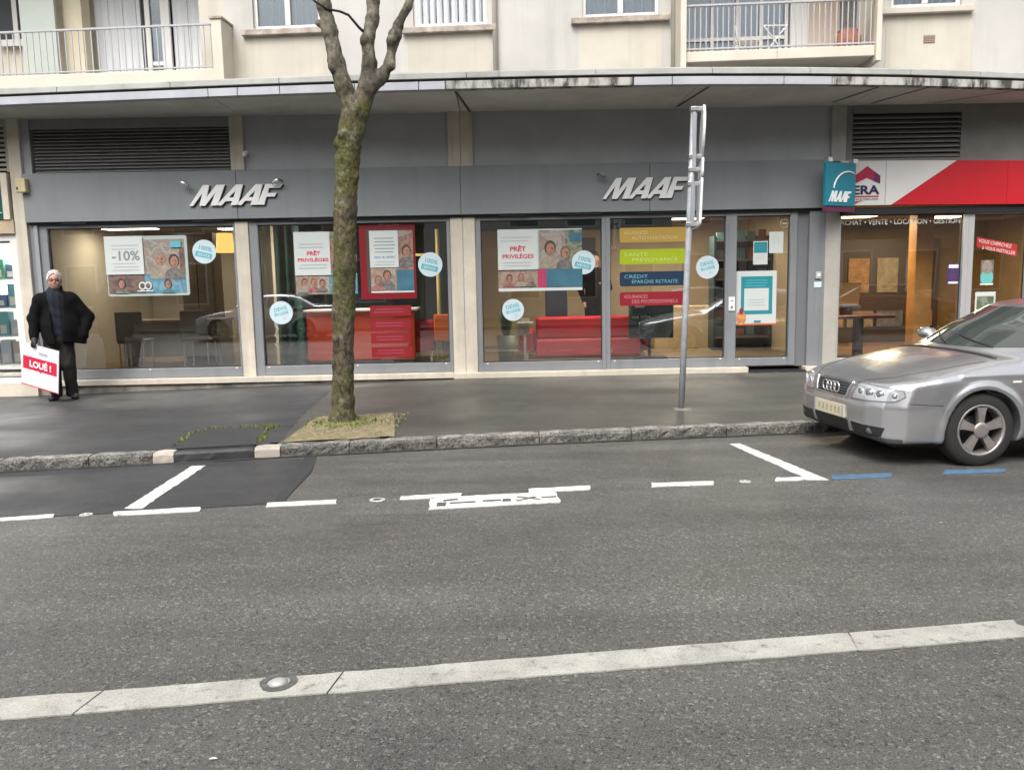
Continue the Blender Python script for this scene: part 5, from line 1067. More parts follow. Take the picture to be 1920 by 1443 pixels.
for (e, r), dv in ((LB1[-1], (-.06, -.03, 1)), (LB2[-1], (.06, .05, 1)), (LB3[-1], (.3, .1, 1))):
    pts, rs = grow(Vector(e) - Vector((0, 0, .03)), Vector(dv).normalized(), r, 11, 0); part('branch', MB().tube(pts, rs, 8), M_bark, tr, smooth=True)
    for k in range(2, 11):
        a = random.uniform(0, 6.28); q, s2 = grow(pts[k], Vector((math.cos(a), math.sin(a), .7)).normalized(), rs[k] * .5, 9, 1); part('branch', MB().tube(q, s2, 6), M_bark, tr, smooth=True)
        for j in range(3): a = random.uniform(0, 6.28); q2, s3 = grow(q[2 + 2 * j], Vector((math.cos(a), math.sin(a), .6)).normalized(), max(.005, s2[2 + 2 * j] * .6), 6, 1); part('twig', MB().tube(q2, s3, 5), M_bark, tr, smooth=True)
part('branch', MB().tube([(-1.26, 8.54, 4.0), (-1.33, 8.50, 4.06), (-1.42, 8.46, 4.165), (-1.50, 8.42, 4.19), (-1.60, 8.34, 4.185), (-1.70, 8.28, 4.235), (-1.80, 8.22, 4.32), (-2.0, 8.1, 4.42)], [.017, .014, .013, .012, .012, .010, .008, .004], 7), mat('dark_twig', (.03, .026, .022), .9), tr, smooth=True)
# tree pit and greenery
gy = strip_sheet(np.linspace(0, 1, 18), lambda u: 0, lambda u: 1, lambda x, y: 0, 18); vs = []
for (u, v, _) in gy.v:
    a = Vector((-2.05, yk(-2.05) + .15)).lerp(Vector((-1.02, yk(-1.02) + .15)), u); b = Vector((-2.02, 8.86)).lerp(Vector((-1.20, 9.05)), u); p = a.lerp(b, v)
    vs.append((p.x, p.y, pz(p.x, p.y) + .008 + .012 * random.random() + (.03 * max(0, 1 - (Vector((p.x, p.y)) - Vector((-1.67, 8.5))).length / .4))))
gy.v = vs; pit = part('tree_pit', gy, M_soil, None, smooth=True); pit['kind'] = 'structure'
def blades(pts, h0, h1, wd, m, name, lab):
    mb = MB()
    for (x, y, z) in pts:
        a = random.uniform(0, 6.28); h = random.uniform(h0, h1); lx, ly = math.cos(a) * h * .5, math.sin(a) * h * .5; px, py = -math.sin(a) * wd, math.cos(a) * wd
        mb.add([(x - px, y - py, z), (x + px, y + py, z), (x + lx * .5 + px * .7, y + ly * .5 + py * .7, z + h * .7), (x + lx, y + ly, z + h), (x + lx * .5 - px * .7, y + ly * .5 - py * .7, z + h * .7)], [(0, 1, 2, 4), (4, 2, 3)])
    o = part(name, mb, m, None); tag(o, lab, 'plants'); o['kind'] = 'stuff'; return o
M_grass = mat('grass_green', (.12, .17, .02), .7, var=.4, vscale=12, col2=(.20, .21, .05)); M_moss = mat('moss_yellow_green', (.16, .19, .03), .85, var=.4, vscale=15)
pts = []
for _ in range(420):
    a = random.uniform(0, 6.28); r = random.gauss(.19, .05) if random.random() < .7 else abs(random.gauss(.2, .12)); x = -1.66 + r * 1.25 * math.cos(a); y = 8.45 + r * math.sin(a) * 1.1 - .03; pts.append((x, y, pz(x, y) + .015))
for _ in range(30): x = random.gauss(-1.30, .09); y = random.gauss(8.5, .13); pts.append((x, y, pz(x, y) + .01))
blades(pts, .02, .055, .006, M_grass, 'grass_tuft', 'short bright green grass growing round the foot of the tree')
pts = []
E_ = [(-3.02, 7.45), (-3.10, 8.08), (-2.97, 8.38), (-2.40, 8.41), (-2.34, 8.0), (-2.28, 7.6)]
for a, b in zip(E_[:-1], E_[1:]):
    for _ in range(int(120 * math.dist(a, b))):
        t_ = random.random(); x = a[0] + (b[0] - a[0]) * t_ + random.gauss(0, .016); y = a[1] + (b[1] - a[1]) * t_ + random.gauss(0, .018); pts.append((x, y, .105))
for _ in range(80): pts.append((random.gauss(-2.40, .05), random.gauss(8.40, .05), .105))
blades(pts, .010, .035, .007, M_moss, 'moss_fringe', 'thin line of moss and weeds round the black asphalt infill')
pts = [(x := random.uniform(-1.2, -1.02), y := random.uniform(7.85, 9.0), pz(x, y) + .008) for _ in range(60)]
blades(pts, .008, .03, .007, M_moss, 'moss_edge', 'patchy moss along the edge of the tree pit')

# ------------------------------------------------------------------ leaning sign pole
sp = thing('sign_pole', 'leaning galvanised pole carrying three traffic signs seen edge on', 'sign pole', (1.986, 8.975, .1))
def onpole(z): return Vector((1.986 + .037 * (z - .1) , 8.975, z))
sub('post', sp, MB().tube([onpole(.05), onpole(1.2), onpole(2.4), onpole(3.33)], .034, 14), M_steel, smooth=True)
sub('post_cap', sp, MB().lathe([(.037, 0), (.037, .02), (.01, .03)], onpole(3.32), n=14), M_steel)
sub('footing', sp, MB().lathe([(.20, -.02), (.17, .008), (.05, .02)], (2.0, 8.95, .1), n=14), mat('footing_grit', (.20, .19, .17), .9, var=.3, vscale=12, bump=.5))
M_sback = mat('sign_back_grey', (.36, .38, .41), .45, .5)
for z0, z1, rnd_ in ((2.80, 3.36, 1), (2.60, 2.79, 0), (2.09, 2.585, 0)):
    c0 = onpole((z0 + z1) / 2); hh = (z1 - z0) / 2; wv = .26
    A = Matrix.Translation((c0.x + .10, c0.y, c0.z)) @ Matrix.Rotation(math.atan(.037), 4, 'Y') @ Matrix.Rotation(rad(-9.5), 4, 'Z')
    if rnd_: pl = [(wv * math.cos(a) * 1.0, hh * math.sin(a)) for a in np.linspace(0, 2 * math.pi, 29)[:-1]]
    else:
        pl = []; r_ = .04
        for cx_, cz_, a0 in ((wv - r_, hh - r_, 0), (-wv + r_, hh - r_, 90), (-wv + r_, -hh + r_, 180), (wv - r_, -hh + r_, 270)): pl += [(cx_ + r_ * math.cos(rad(a0 + q)), cz_ + r_ * math.sin(rad(a0 + q))) for q in (0, 45, 90)]
    pn = sub('sign_plate', sp, MB().prism(pl, 'x', -.012, .012).xf(A), mat('plate_rim', (.70, .71, .72), .4), bevel=.003)
    sub('sign_face', pn, MB().prism([(a * .93, b * .93) for a, b in pl], 'x', .0125, .0145).xf(A), mat('sign_face_white', (.75, .75, .75), .35))
    for zz in ((z0 + .03, z1 - .04) if z1 - z0 > .3 else ((z0 + z1) / 2,)):
        q = onpole(zz); sub('clamp', sp, MB().box(-.042, .115, -.045, .045, -.020, .020).xf(Matrix.Translation(q)), M_chr, bevel=.004)
q = onpole(2.08); sub('end_bracket', sp, MB().tube([q + Vector((-.03, 0, 0)), q + Vector((.05, 0, .0)), q + Vector((.10, 0, .045)), q + Vector((.11, 0, .09))], .012, 6), M_chr)
q = onpole(3.0); sub('channel', sp, MB().box(-.015, .025, -.05, -.036, -.30, .27).xf(Matrix.Translation(q)), M_sback); q = onpole(2.35); sub('channel', sp, MB().box(.0, .04, -.05, -.036, -.25, .22).xf(Matrix.Translation(q)), M_sback)

# stones and leaf litter on the soil of the tree pit
mb = MB()
for _ in range(500):
    u, v = random.random(), random.random(); x = -2.0 + .92 * u + .02 * v; y = 7.66 + u * .12 + v * 1.2; r = random.uniform(.006, .016); z = pz(x, y) + .014; a = random.uniform(0, 3)
    if (x + 1.67) ** 2 + (y - 8.5) ** 2 < .02: continue
    mb.add([(x + r * math.cos(a), y + r * math.sin(a), z), (x - r * math.sin(a), y + r * math.cos(a), z), (x - r * math.cos(a), y - r * math.sin(a), z), (x + r * math.sin(a), y - r * math.cos(a), z), (x, y, z + r * .8)], [(0, 1, 4), (1, 2, 4), (2, 3, 4), (3, 0, 4)])
o = part('pit_gravel', mb, mat('pit_stones', (.26, .21, .14), .9, var=.6, vscale=30, col2=(.10, .075, .045)), None); tag(o, 'loose gravel and leaf litter scattered over the tree pit', 'gravel'); o['kind'] = 'stuff'
# ------------------------------------------------------------------ standing man with a board
PX, PY = -6.04, 11.30; PZ = pz(PX, PY)
man = thing('person', 'standing white haired person in dark jacket and glasses holding a white board', 'person', (PX, PY, PZ), rad(24))
def lpart(name, f, lo, hi, h, m, parent=None, relax=1):
    me = sdf_mesh(name, f, lo, hi, h, relax); return link(name, me, m, parent or man, local=True)
HC = (0.02, -.02, 1.625)
def head(x, y, z):
    d = ell(x, y, z, (HC[0], HC[1] + .012, HC[2] + .015), (.080, .098, .112))
    d = smin(d, ell(x, y, z, (HC[0], HC[1] - .03, HC[2] - .055), (.060, .062, .068)), .03)       # jaw
    d = smin(d, ell(x, y, z, (HC[0] + .004, HC[1] - .101, HC[2] - .015), (.013, .020, .026)), .012)   # nose
    for s_ in (-1, 1):
        d = smin(d, ell(x, y, z, (HC[0] + s_ * .082, HC[1] + .012, HC[2] - .004), (.010, .022, .032)), .008)
        d = smax(d, -ell(x, y, z, (HC[0] + s_ * .033, HC[1] - .100, HC[2] + .012), (.020, .016, .012)), .012)
        d = smin(d, ell(x, y, z, (HC[0] + s_ * .034, HC[1] - .074, HC[2] - .03), (.026, .02, .022)), .02)
    d = smin(d, ell(x, y, z, (HC[0], HC[1] - .088, HC[2] - .060), (.026, .010, .007)), .006)
    d = smax(d, -ell(x, y, z, (HC[0], HC[1] - .099, HC[2] - .060), (.024, .008, .0025)), .004)
    d = smin(d, cap(x, y, z, (HC[0] - .01, .02, 1.40), (HC[0], 0.0, 1.57), .062, .056), .03)
    return d
M_skin = mat('skin', (.58, .35, .26), .6, var=.35, vscale=22, col2=(.42, .22, .17), bump=.2, bscale=140)
M_coat = mat('black_wool', (.006, .006, .0068), .9, spec=.15, var=.3, vscale=14, bump=.4, bscale=120)
M_knit = mat('navy_knit', (.006, .010, .018), .9, var=.3, vscale=20, bump=.5, bscale=150)
M_trs = mat('dark_brown_trousers', (.016, .014, .011), .85, var=.2, vscale=12, bump=.3, bscale=90)
M_shoe = mat('dark_leather', (.025, .02, .018), .4)
lpart('body', head, (-.11, -.16, 1.38), (.15, .15, 1.78), .007, M_skin)
def hair(x, y, z):
    d = ell(x, y, z, (HC[0], HC[1] + .024, HC[2] + .032), (.096, .114, .116))
    d = smax(d, -ell(x, y, z, (HC[0], HC[1] - .095, HC[2] + .005), (.074, .085, .092)), .012)
    d = smax(d, -(z - (HC[2] - .035 + .03 * np.abs(x - HC[0]) / .08)), .012)
    return d + .004 * np.sin(x * 120 + 4 * np.sin(y * 60)) * np.sin(z * 60 + x * 60 + y * 40)
lpart('hair', hair, (-.11, -.15, 1.55), (.15, .17, 1.79), .007, mat('white_hair', (.56, .53, .50), .8, var=.45, vscale=45, bump=.8, bscale=160))
gl = MB()
for s_ in (-1, 1):
    c = (HC[0] + s_ * .034, HC[1] - .098, HC[2] + .010); gl.tube([(c[0] + .026 * math.cos(a), c[1] + .004 * abs(math.cos(a)), c[2] + .019 * math.sin(a)) for a in np.linspace(0, 2 * math.pi, 15)], .0032, 5, cap=False)
    gl.tube([(HC[0] + s_ * .060, HC[1] - .095, HC[2] + .012), (HC[0] + s_ * .084, HC[1] - .05, HC[2] + .012), (HC[0] + s_ * .088, HC[1] + .01, HC[2] + .008)], .003, 5)
gl.tube([(HC[0] - .009, HC[1] - .104, HC[2] + .014), (HC[0] + .009, HC[1] - .104, HC[2] + .014)], .003, 5)
g_ = part('glasses', gl, mat('brown_frame', (.10, .03, .02), .3), man, smooth=True, local=True)
for s_ in (-1, 1): part('lens', MB().prism([(HC[0] + s_ * .034 + .025 * math.cos(a), HC[2] + .010 + .018 * math.sin(a)) for a in np.linspace(0, 2 * math.pi, 15)[:-1]], 'y', HC[1] - .100, HC[1] - .099), glass('spectacle_lens', (.75, .68, .66), 1.5), g_, local=True)
ELB_R, WR_R = (-.265, .0, 1.13), (-.275, -.085, .87)       # arm at image left, reaching down to the board
ELB_L, WR_L = (.385, .03, 1.12), (.315, -.06, .89)        # bent arm, hand in pocket
def coat(x, y, z):
    d = cap(x, y * 1.3, z, (.035, .01, 1.27), (.06, .01, .98), .20, .24)
    d = smin(d, cap(x, y * 1.3, z, (.06, .01, 1.0), (.06, .01, .83), .24, .245), .08)
    d = smin(d, cap(x, y, z, (-.14, .0, 1.39), (.18, .0, 1.39), .08, .08), .10)
    d = smin(d, cap(x, y, z, (-.175, 0, 1.36), ELB_R, .090, .076), .05); d = smin(d, cap(x, y, z, ELB_R, WR_R, .076, .056), .03)
    d = smin(d, cap(x, y, z, (.215, 0, 1.36), ELB_L, .090, .080), .05); d = smin(d, cap(x, y, z, ELB_L, WR_L, .080, .062), .03)
    d = smin(d, cap(x, y, z, (.27, -.05, .93), (.28, -.04, .78), .06, .07), .06)     # flap pushed out by the hand
    d = smin(d, cap(x, y, z, (-.02, .03, 1.42), (.03, .02, 1.515), .095, .085), .04)    # collar
    d = smax(d, -(z - .775 - .02 * np.sin(x * 14)), .015)
    d = smax(d, -ell(x, y, z, (.01, -.10, 1.54), (.062, .14, .10)), .02)               # neck opening
    d = smax(d, -smax(np.abs(x - .015) - (.035 + .06 * np.clip((z - .75) / .7, 0, 1)), np.maximum(y + .06, z - 1.45), .02), .015)   # open front
    return d + .0045 * np.sin(z * 19 + 4 * np.sin(x * 11 + z * 3) + 5 * y) * np.sin(x * 15 + z * 7 + 2) + .002 * np.sin(z * 37 + 14 * x + 6 * y)
lpart('jacket', coat, (-.46, -.28, .70), (.50, .28, 1.62), .011, M_coat)
def knit(x, y, z):
    d = cap(x, y * 1.3, z, (.01, .0, 1.36), (.01, .0, .92), .165, .175)
    d = smin(d, cap(x, y, z, (.0, .015, 1.38), (HC[0], .005, 1.505), .088, .078), .04)
    d = smax(d, -(z - .86), .02)
    return d + .004 * np.sin(z * 46 + 2 * np.sin(x * 13)) + .003 * np.sin(x * 90)
lpart('sweater', knit, (-.26, -.22, .80), (.28, .22, 1.62), .011, M_knit)
def trousers(x, y, z):
    d = cap(x, y * 1.2, z, (-.02, .01, .92), (.02, .01, .86), .155, .16)
    d = smin(d, cap(x, y, z, (-.085, .0, .88), (-.075, -.02, .48), .105, .082), .05); d = smin(d, cap(x, y, z, (-.075, -.02, .48), (-.075, .02, .07), .082, .074), .03)
    d = smin(d, cap(x, y, z, (.095, .0, .88), (.105, -.01, .48), .105, .084), .05); d = smin(d, cap(x, y, z, (.105, -.01, .48), (.115, .03, .07), .084, .076), .03)
    d = smax(d, -(z - .045), .01)
    return d + .004 * np.sin(z * 28 + 4 * np.sin(x * 20)) * np.sin(x * 25 + y * 12)
lpart('trousers', trousers, (-.24, -.22, .02), (.26, .22, 1.02), .011, M_trs)
for sx, a in ((-.085, -.25), (.125, .2)):
    def shoe(x, y, z, sx=sx, a=a):
        d = cap(x, y, z, (sx, .06, .055), (sx + a * .17, -.13, .042), .050, .046); d = smin(d, cap(x, y, z, (sx, .05, .06), (sx, .045, .11), .048, .045), .02)
        return smax(d, -(z - .0), .006)
    lpart('shoe', shoe, (sx - .14, -.22, -.01), (sx + .14, .14, .18), .009, M_shoe)
# gloved hand closed on the top edge of the board
BA = Matrix.Translation((PX, PY, PZ)) @ Matrix.Rotation(rad(24), 4, 'Z')
BC = Vector((-.227, -.193, .475))
BM = Matrix.Translation(BC) @ Matrix.Rotation(rad(-51), 4, 'Z') @ Matrix.Rotation(rad(9), 4, 'Y')
grip = BM @ Vector((-.10, 0, .295))
def hand(x, y, z):
    wr = Vector(WR_R); k = grip + Vector((-.005, .0, .035))
    d = cap(x, y, z, tuple(wr), tuple(wr.lerp(k, .45)), .034, .036); d = smin(d, cap(x, y, z, tuple(wr.lerp(k, .45)), tuple(k), .038, .036), .02)
    ax = (BM.to_3x3() @ Vector((1, 0, 0))).normalized(); nn = (BM.to_3x3() @ Vector((0, 1, 0))).normalized(); dn = (BM.to_3x3() @ Vector((0, 0, -1))).normalized()
    for i, L_ in enumerate((.060, .068, .064, .050)):
        p0 = k + ax * (-.033 + .022 * i) - nn * .012; p1 = p0 - nn * .014 + dn * (.03); p2 = p1 + dn * L_ * .62 + nn * .004
        d = smin(d, cap(x, y, z, tuple(p0), tuple(p1), .0105, .0098), .008); d = smin(d, cap(x, y, z, tuple(p1), tuple(p2), .0098, .0085), .004)
    p0 = k + ax * -.03 + nn * .012; p1 = p0 + nn * .012 + dn * .03; p2 = p1 + dn * .03 + ax * .012
    d = smin(d, cap(x, y, z, tuple(p0), tuple(p1), .012, .011), .010); d = smin(d, cap(x, y, z, tuple(p1), tuple(p2), .011, .009), .004)
    return d
gk = grip
lpart('gloved_hand', hand, (min(gk.x, WR_R[0]) - .10, min(gk.y, WR_R[1]) - .10, gk.z - .12), (max(gk.x, WR_R[0]) + .10, max(gk.y, WR_R[1]) + .10, WR_R[2] + .06), .006, mat('black_glove', (.018, .017, .017), .6))
bd = thing('letting_board', 'white board with red band held by the standing person', 'sign board', (PX + BC.x, PY + BC.y, PZ + .2))
WM = BA @ BM
sub('board', bd, MB().box(-.38, .38, -.004, .004, -.29, .29).xf(WM), mat('board_white', (.74, .72, .76), .45))
sub('red_band', bd, MB().box(-.345, .345, -.0062, -.0045, -.06, .115).xf(WM), mat('board_red', (.58, .012, .05), .45))
text('lettering', 'LOU\u00c9 !', -.21, -.0085, -.015, .115, M_white, bd, bold=.004, M=WM, width=.44)
for z in (.19, .17): sub('text_line', bd, MB().box(-.02, .16, -.0062, -.0045, z, z + .010).xf(WM), mat('slate_ink', (.20, .22, .30), .5))
sub('tail', bd, MB().prism([(-.02, -.05), (.05, -.05), (.01, -.085)], 'y', -.0062, -.0045).xf(WM), mat('slate_ink', (.2, .22, .3), .5))
sub('red_edge', bd, MB().box(-.38, .38, -.0062, -.0045, -.288, -.275).xf(WM), mat('board_red', (.58, .012, .05), .45))
# dark dressed person inside the office
ip = thing('person', 'person in dark clothes standing inside behind the red sofa', 'person', (1.66, 14.35, .30))
def body2(x, y, z):
    d = cap(x, y * 1.4, z, (0, 0, 1.28), (0, 0, .95), .18, .165); d = smin(d, cap(x, y, z, (-.17, 0, 1.36), (.17, 0, 1.36), .075, .075), .08)
    d = smin(d, cap(x, y, z, (-.19, 0, 1.35), (-.25, 0, 1.08), .065, .05), .04); d = smin(d, cap(x, y, z, (-.25, 0, 1.08), (-.20, -.12, .88), .05, .04), .02)
    d = smin(d, cap(x, y, z, (.19, 0, 1.35), (.25, -.03, 1.10), .065, .05), .04); d = smin(d, cap(x, y, z, (.25, -.03, 1.10), (.14, -.22, 1.16), .05, .035), .02)
    for s_ in (-1, 1): d = smin(d, cap(x, y, z, (s_ * .09, 0, .9), (s_ * .10, 0, .06), .10, .06), .04)
    return smax(d, -z, .01)
link('clothes', sdf_mesh('clothes', body2, (-.36, -.3, -.02), (.36, .25, 1.5), .02), M_coat, ip, local=True)
def head2(x, y, z):
    d = ell(x, y, z, (0, 0, 1.60), (.078, .095, .112)); d = smin(d, ell(x, y, z, (0, -.09, 1.585), (.014, .02, .025)), .01); d = smin(d, cap(x, y, z, (0, .01, 1.38), (0, 0, 1.53), .058, .052), .02)
    for i in range(4): d = np.minimum(d, cap(x, y, z, (.13 - .018 * i, -.23, 1.16), (.09 - .018 * i, -.27, 1.19), .012, .009))
    d = smin(d, cap(x, y, z, (.14, -.22, 1.16), (.09, -.25, 1.18), .034, .026), .01); d = np.minimum(d, cap(x, y, z, (-.20, -.12, .88), (-.19, -.15, .79), .034, .022)); return d
link('body', sdf_mesh('body', head2, (-.26, -.32, .74), (.22, .14, 1.74), .014), M_skin, ip, local=True)
link('hair', sdf_mesh('hair', lambda x, y, z: smax(ell(x, y, z, (0, .02, 1.63), (.09, .105, .11)), -ell(x, y, z, (0, -.08, 1.57), (.085, .075, .085)), .012), (-.12, -.12, 1.5), (.12, .15, 1.76), .012), mat('dark_hair', (.02, .015, .012), .7), ip, local=True)

# ------------------------------------------------------------------ parked silver car (origin under the front axle, x forward, y to its left)
SIDE = [(.78, .20), (.885, .245), (.925, .34), (.945, .44), (.94, .50), (.915, .535), (.905, .60), (.875, .675), (.815, .715), (.66, .765), (.40, .83), (.10, .885), (-.20, .93), (-.9, .955), (-2.0, .985), (-2.95, 1.02), (-3.45, 1.035), (-3.60, .97), (-3.66, .75), (-3.65, .45), (-3.5, .28), (-2.95, .20), (-.3, .18), (.3, .18)]
PLAN = [(.95, 0), (.938, .30), (.90, .52), (.825, .69), (.68, .805), (.45, .855), (.0, .875), (-.6, .880), (-1.6, .885), (-2.6, .872), (-3.2, .835), (-3.5, .75), (-3.63, .5), (-3.67, 0)]
PLAN = PLAN + [(x, -y) for x, y in PLAN[::-1] if abs(y) > 0]
SECT = [(0, .16), (.74, .16), (.82, .22), (.862, .36), (.882, .50), (.880, .60), (.862, .70), (.83, .80), (.79, .90), (.74, .98), (.66, 1.05), (0, 1.09)]
SECT = SECT + [(-y, z) for y, z in SECT[::-1] if y > 0]
CSIDE = [(-.20, .88), (-.26, .95), (-.62, 1.165), (-.98, 1.345), (-1.16, 1.395), (-1.5, 1.425), (-1.9, 1.42), (-2.25, 1.385), (-2.55, 1.31), (-2.85, 1.15), (-3.12, 1.01), (-3.12, .85), (-.20, .80)]
CSECT = [(0, .8), (.80, .80), (.785, .95), (.735, 1.08), (.675, 1.22), (.615, 1.33), (.53, 1.40), (.30, 1.435), (0, 1.44)]
CSECT = CSECT + [(-y, z) for y, z in CSECT[::-1] if y > 0]
def zc(z): return z if z < .95 else .95 + (z - .95) * .90
CSIDE = [(a, zc(b)) for a, b in CSIDE]; CSECT = [(a, zc(b)) for a, b in CSECT]
def car_body(x, y, z):
    ay = np.abs(y); x = np.where(x > 0, x / .955, x)
    ds = poly_sdf(x, z + .085 * np.clip(ay / .86, 0, 1.2) ** 2.4 * np.clip((z - .45) / .3, 0, 1) * np.clip((x + 1.2) / 1.0, .25, 1), SIDE)
    dp = poly_sdf(x + .10 * np.clip((z - .50) / .25, 0, 1) * np.clip(ay / .8, 0, 1) ** 2 * np.clip(x / .5, 0, 1), y, PLAN); dx = poly_sdf(y, z, SECT)
    d = smax(smax(ds, dp, .055), dx, .05)
    r1 = np.sqrt(x ** 2 + (z - .305) ** 2); r2 = np.sqrt((x + 2.65) ** 2 + (z - .305) ** 2)
    fl = .020 * (np.exp(-((r1 - .365) / .035) ** 2) + np.exp(-((r2 - .365) / .035) ** 2)) * (ay > .6) * np.clip((z - .15) / .1, 0, 1)
    d = d - fl
    d = d - .006 * np.exp(-((z - .765) / .02) ** 2) * (ay > .7) * (x < .2)        # shoulder line
    cx = poly_sdf(x + .17 * np.clip(ay / .72, 0, 1.2) ** 2 * np.clip((x + 1.6) / .6, 0, 1) - .12 * np.clip(ay / .72, 0, 1.2) ** 2 * np.clip((-2.0 - x) / .6, 0, 1), z + .02 * (ay / .6) ** 2, CSIDE)
    c = smax(cx, poly_sdf(y, z, CSECT), .045)
    d = smin(d, c, .035)
    for rr in (r1, r2): d = smax(d, -np.maximum(rr - .345, .58 - ay), .008)
    return d
M_silver = mat('silver_paint', (.56, .565, .58), .25, .82, coat=.5)
M_cglass = mat('car_glass', (.05, .062, .058), .05, 0, spec=.9)
M_plastic = mat('black_plastic', (.016, .016, .018), .5); M_gplastic = mat('grey_plastic', (.10, .105, .115), .5)
M_tyre = mat('tyre_rubber', (.022, .021, .020), .85, bump=.2, bscale=80); M_rim = mat('brushed_alloy', (.42, .38, .36), .42, .7, var=.15, vscale=12)
def march(P, D_, n=40):
    P = np.array(P, float); D_ = np.array(D_, float)
    for _ in range(n):
        d = car_body(P[:, 0], P[:, 1], P[:, 2]); P = P + D_ * (d * .8)[:, None]
    return P
def patch_front(poly, off=.005, h=.022):
    """grid of a front-view (y,z) outline laid on the nose"""
    return patch(poly, lambda a, b: ((1.3, a, b), (-1, 0, 0)), off, h)
def plan_point(s):
    """point and inward normal on the plan outline at lateral position s (y), front half"""
    P = np.array([p for p in PLAN[:6]]); 
    L = np.concatenate([[0], np.cumsum(np.hypot(*np.diff(P, axis=0).T))]); t = np.clip(s, 0, L[-1] - 1e-4)
    q = np.array([np.interp(t, L, P[:, 0]), np.interp(t, L, P[:, 1])]); q2 = np.array([np.interp(t + .06, L, P[:, 0]), np.interp(t + .06, L, P[:, 1])]); q1 = np.array([np.interp(max(0, t - .06), L, P[:, 0]), np.interp(max(0, t - .06), L, P[:, 1])])
    tn = (q2 - q1) / np.linalg.norm(q2 - q1); nrm = np.array([-tn[1], tn[0]]); nrm = nrm if nrm[0] < 0 or nrm[1] < 0 else -nrm
    return q, nrm
def patch_wrap(poly, side, off=.005, h=.022):
    def ray(a, b):
        q, n_ = plan_point(a); o = q - n_ * .25; return (o[0], side * o[1], b), (n_[0], side * n_[1], 0)
    return patch(poly, ray, off, h)
def patch_side(poly, side, off=.004, h=.03): return patch(poly, lambda a, b: ((a, side * 1.2, b), (0, -side, 0)), off, h)
def patch_top(poly, off=.003, h=.03): return patch(poly, lambda a, b: ((a, b, 1.8), (0, 0, -1)), off, h)
def patch(poly, ray, off, h):
    bm = bmesh.new(); vs = [bm.verts.new((a, b, 0)) for a, b in poly]; bm.faces.new(vs)
    P = np.array(poly); lo, hi = P.min(0), P.max(0)
    for ax in (0, 1):
        k = int((hi[ax] - lo[ax]) / h)
        for i in range(1, k + 1):
            co = [0, 0, 0]; co[ax] = lo[ax] + (hi[ax] - lo[ax]) * i / (k + 1); no = [0, 0, 0]; no[ax] = 1
            bmesh.ops.bisect_plane(bm, geom=bm.verts[:] + bm.edges[:] + bm.faces[:], plane_co=co, plane_no=no)
    R = [ray(v.co.x, v.co.y) for v in bm.verts]; O = np.array([r[0] for r in R]); D_ = np.array([r[1] for r in R], float)
    Q = march(O, D_) - D_ * off
    bm.verts.ensure_lookup_table(); vs = [tuple(q) for q in Q]; fs = [tuple(v.index for v in f.verts) for f in bm.faces]
    for i, v in enumerate(bm.verts): v.index = i
    bm.verts.index_update(); fs = [tuple(v.index for v in f.verts) for f in bm.faces]; bm.free()
    return MB().add(vs, fs)
def line_on(pts, dirs, r=.004, off=.0, n=10):
    P = []; D_ = []
    for (a, b), (da, db) in zip(zip(pts[:-1], pts[1:]), zip(dirs[:-1], dirs[1:])):
        for i in range(n): t = i / n; P.append(np.array(a) * (1 - t) + np.array(b) * t); q = np.array(da) * (1 - t) + np.array(db) * t; D_.append(q / np.linalg.norm(q))
    P.append(np.array(pts[-1], float)); D_.append(np.array(dirs[-1], float))
    Q = march(np.array(P), np.array(D_)) - np.array(D_) * off; return MB().tube([tuple(q) for q in Q], r, 5)
CS = .96
car = thing('parked_car', 'silver saloon car parked at the kerb beside the blue bay lines', 'car', (3.776, 6.40, 0))
def cpart(name, mb, m, parent=None, smooth=True): return part(name, mb, m, parent or car, smooth=smooth, local=True)
body = link('body', sdf_mesh('body', car_body, (-3.75, -.98, .12), (1.02, .98, 1.50), .020, relax=2), M_silver, car, local=True)
# nose
gr = cpart('grille', patch_front([(-.285, .672), (-.245, .555), (.245, .555), (.285, .672)], .004), M_plastic, smooth=False)
def fr(pts, r=.008, m=M_chr, name='grille_trim', off=.006): return cpart(name, line_on([(1.3, a, b) for a, b in pts], [(-1, 0, 0)] * len(pts), r, off), m, gr)
fr([(.30, .685), (.255, .545)], .011, M_silver); fr([(-.30, .685), (-.255, .545)], .011, M_silver); fr([(-.30, .685), (.30, .685)], .006, M_silver); fr([(-.255, .545), (.255, .545)], .007, M_silver)
for z in (.575, .597, .619, .641, .660): fr([(-.26, z), (.26, z)], .0035, M_gplastic, 'grille_bar', .005)
for i in range(4):
    cy_ = -.0975 + .065 * i; P = march([(1.3, cy_ + .046 * math.cos(a), .613 + .046 * math.sin(a)) for a in np.linspace(0, 2 * math.pi, 21)], [(-1, 0, 0)] * 21); x_ = P[:, 0].max() + .012
    cpart('badge_ring', MB().tube([(x_, cy_ + .046 * math.cos(a), .613 + .046 * math.sin(a)) for a in np.linspace(0, 2 * math.pi, 21)], .007, 6, cap=False), M_chr, gr)
px_ = march([(1.3, 0, .415)], [(-1, 0, 0)])[0][0]
pl_ = cpart('number_plate', MB().box(px_ - .01, px_ + .010, -.26, .26, .36, .47), mat('plate_cream', (.62, .58, .42), .4), smooth=False)
cpart('plate_end', MB().box(px_ + .0085, px_ + .0115, -.258, -.225, .362, .468), mat('plate_grey', (.42, .43, .48), .4), pl_, smooth=False); cpart('plate_end', MB().box(px_ + .0085, px_ + .0115, .225, .258, .362, .468), MATS['plate_grey'], pl_, smooth=False)
for i, yy in enumerate((-.17, -.10, -.03, .05, .12, .18)): cpart('plate_mark', MB().box(px_ + .0085, px_ + .0115, yy - .018, yy + .018, .385, .445), mat('plate_faded', (.46, .40, .27), .5, var=.4, vscale=40), pl_, smooth=False)
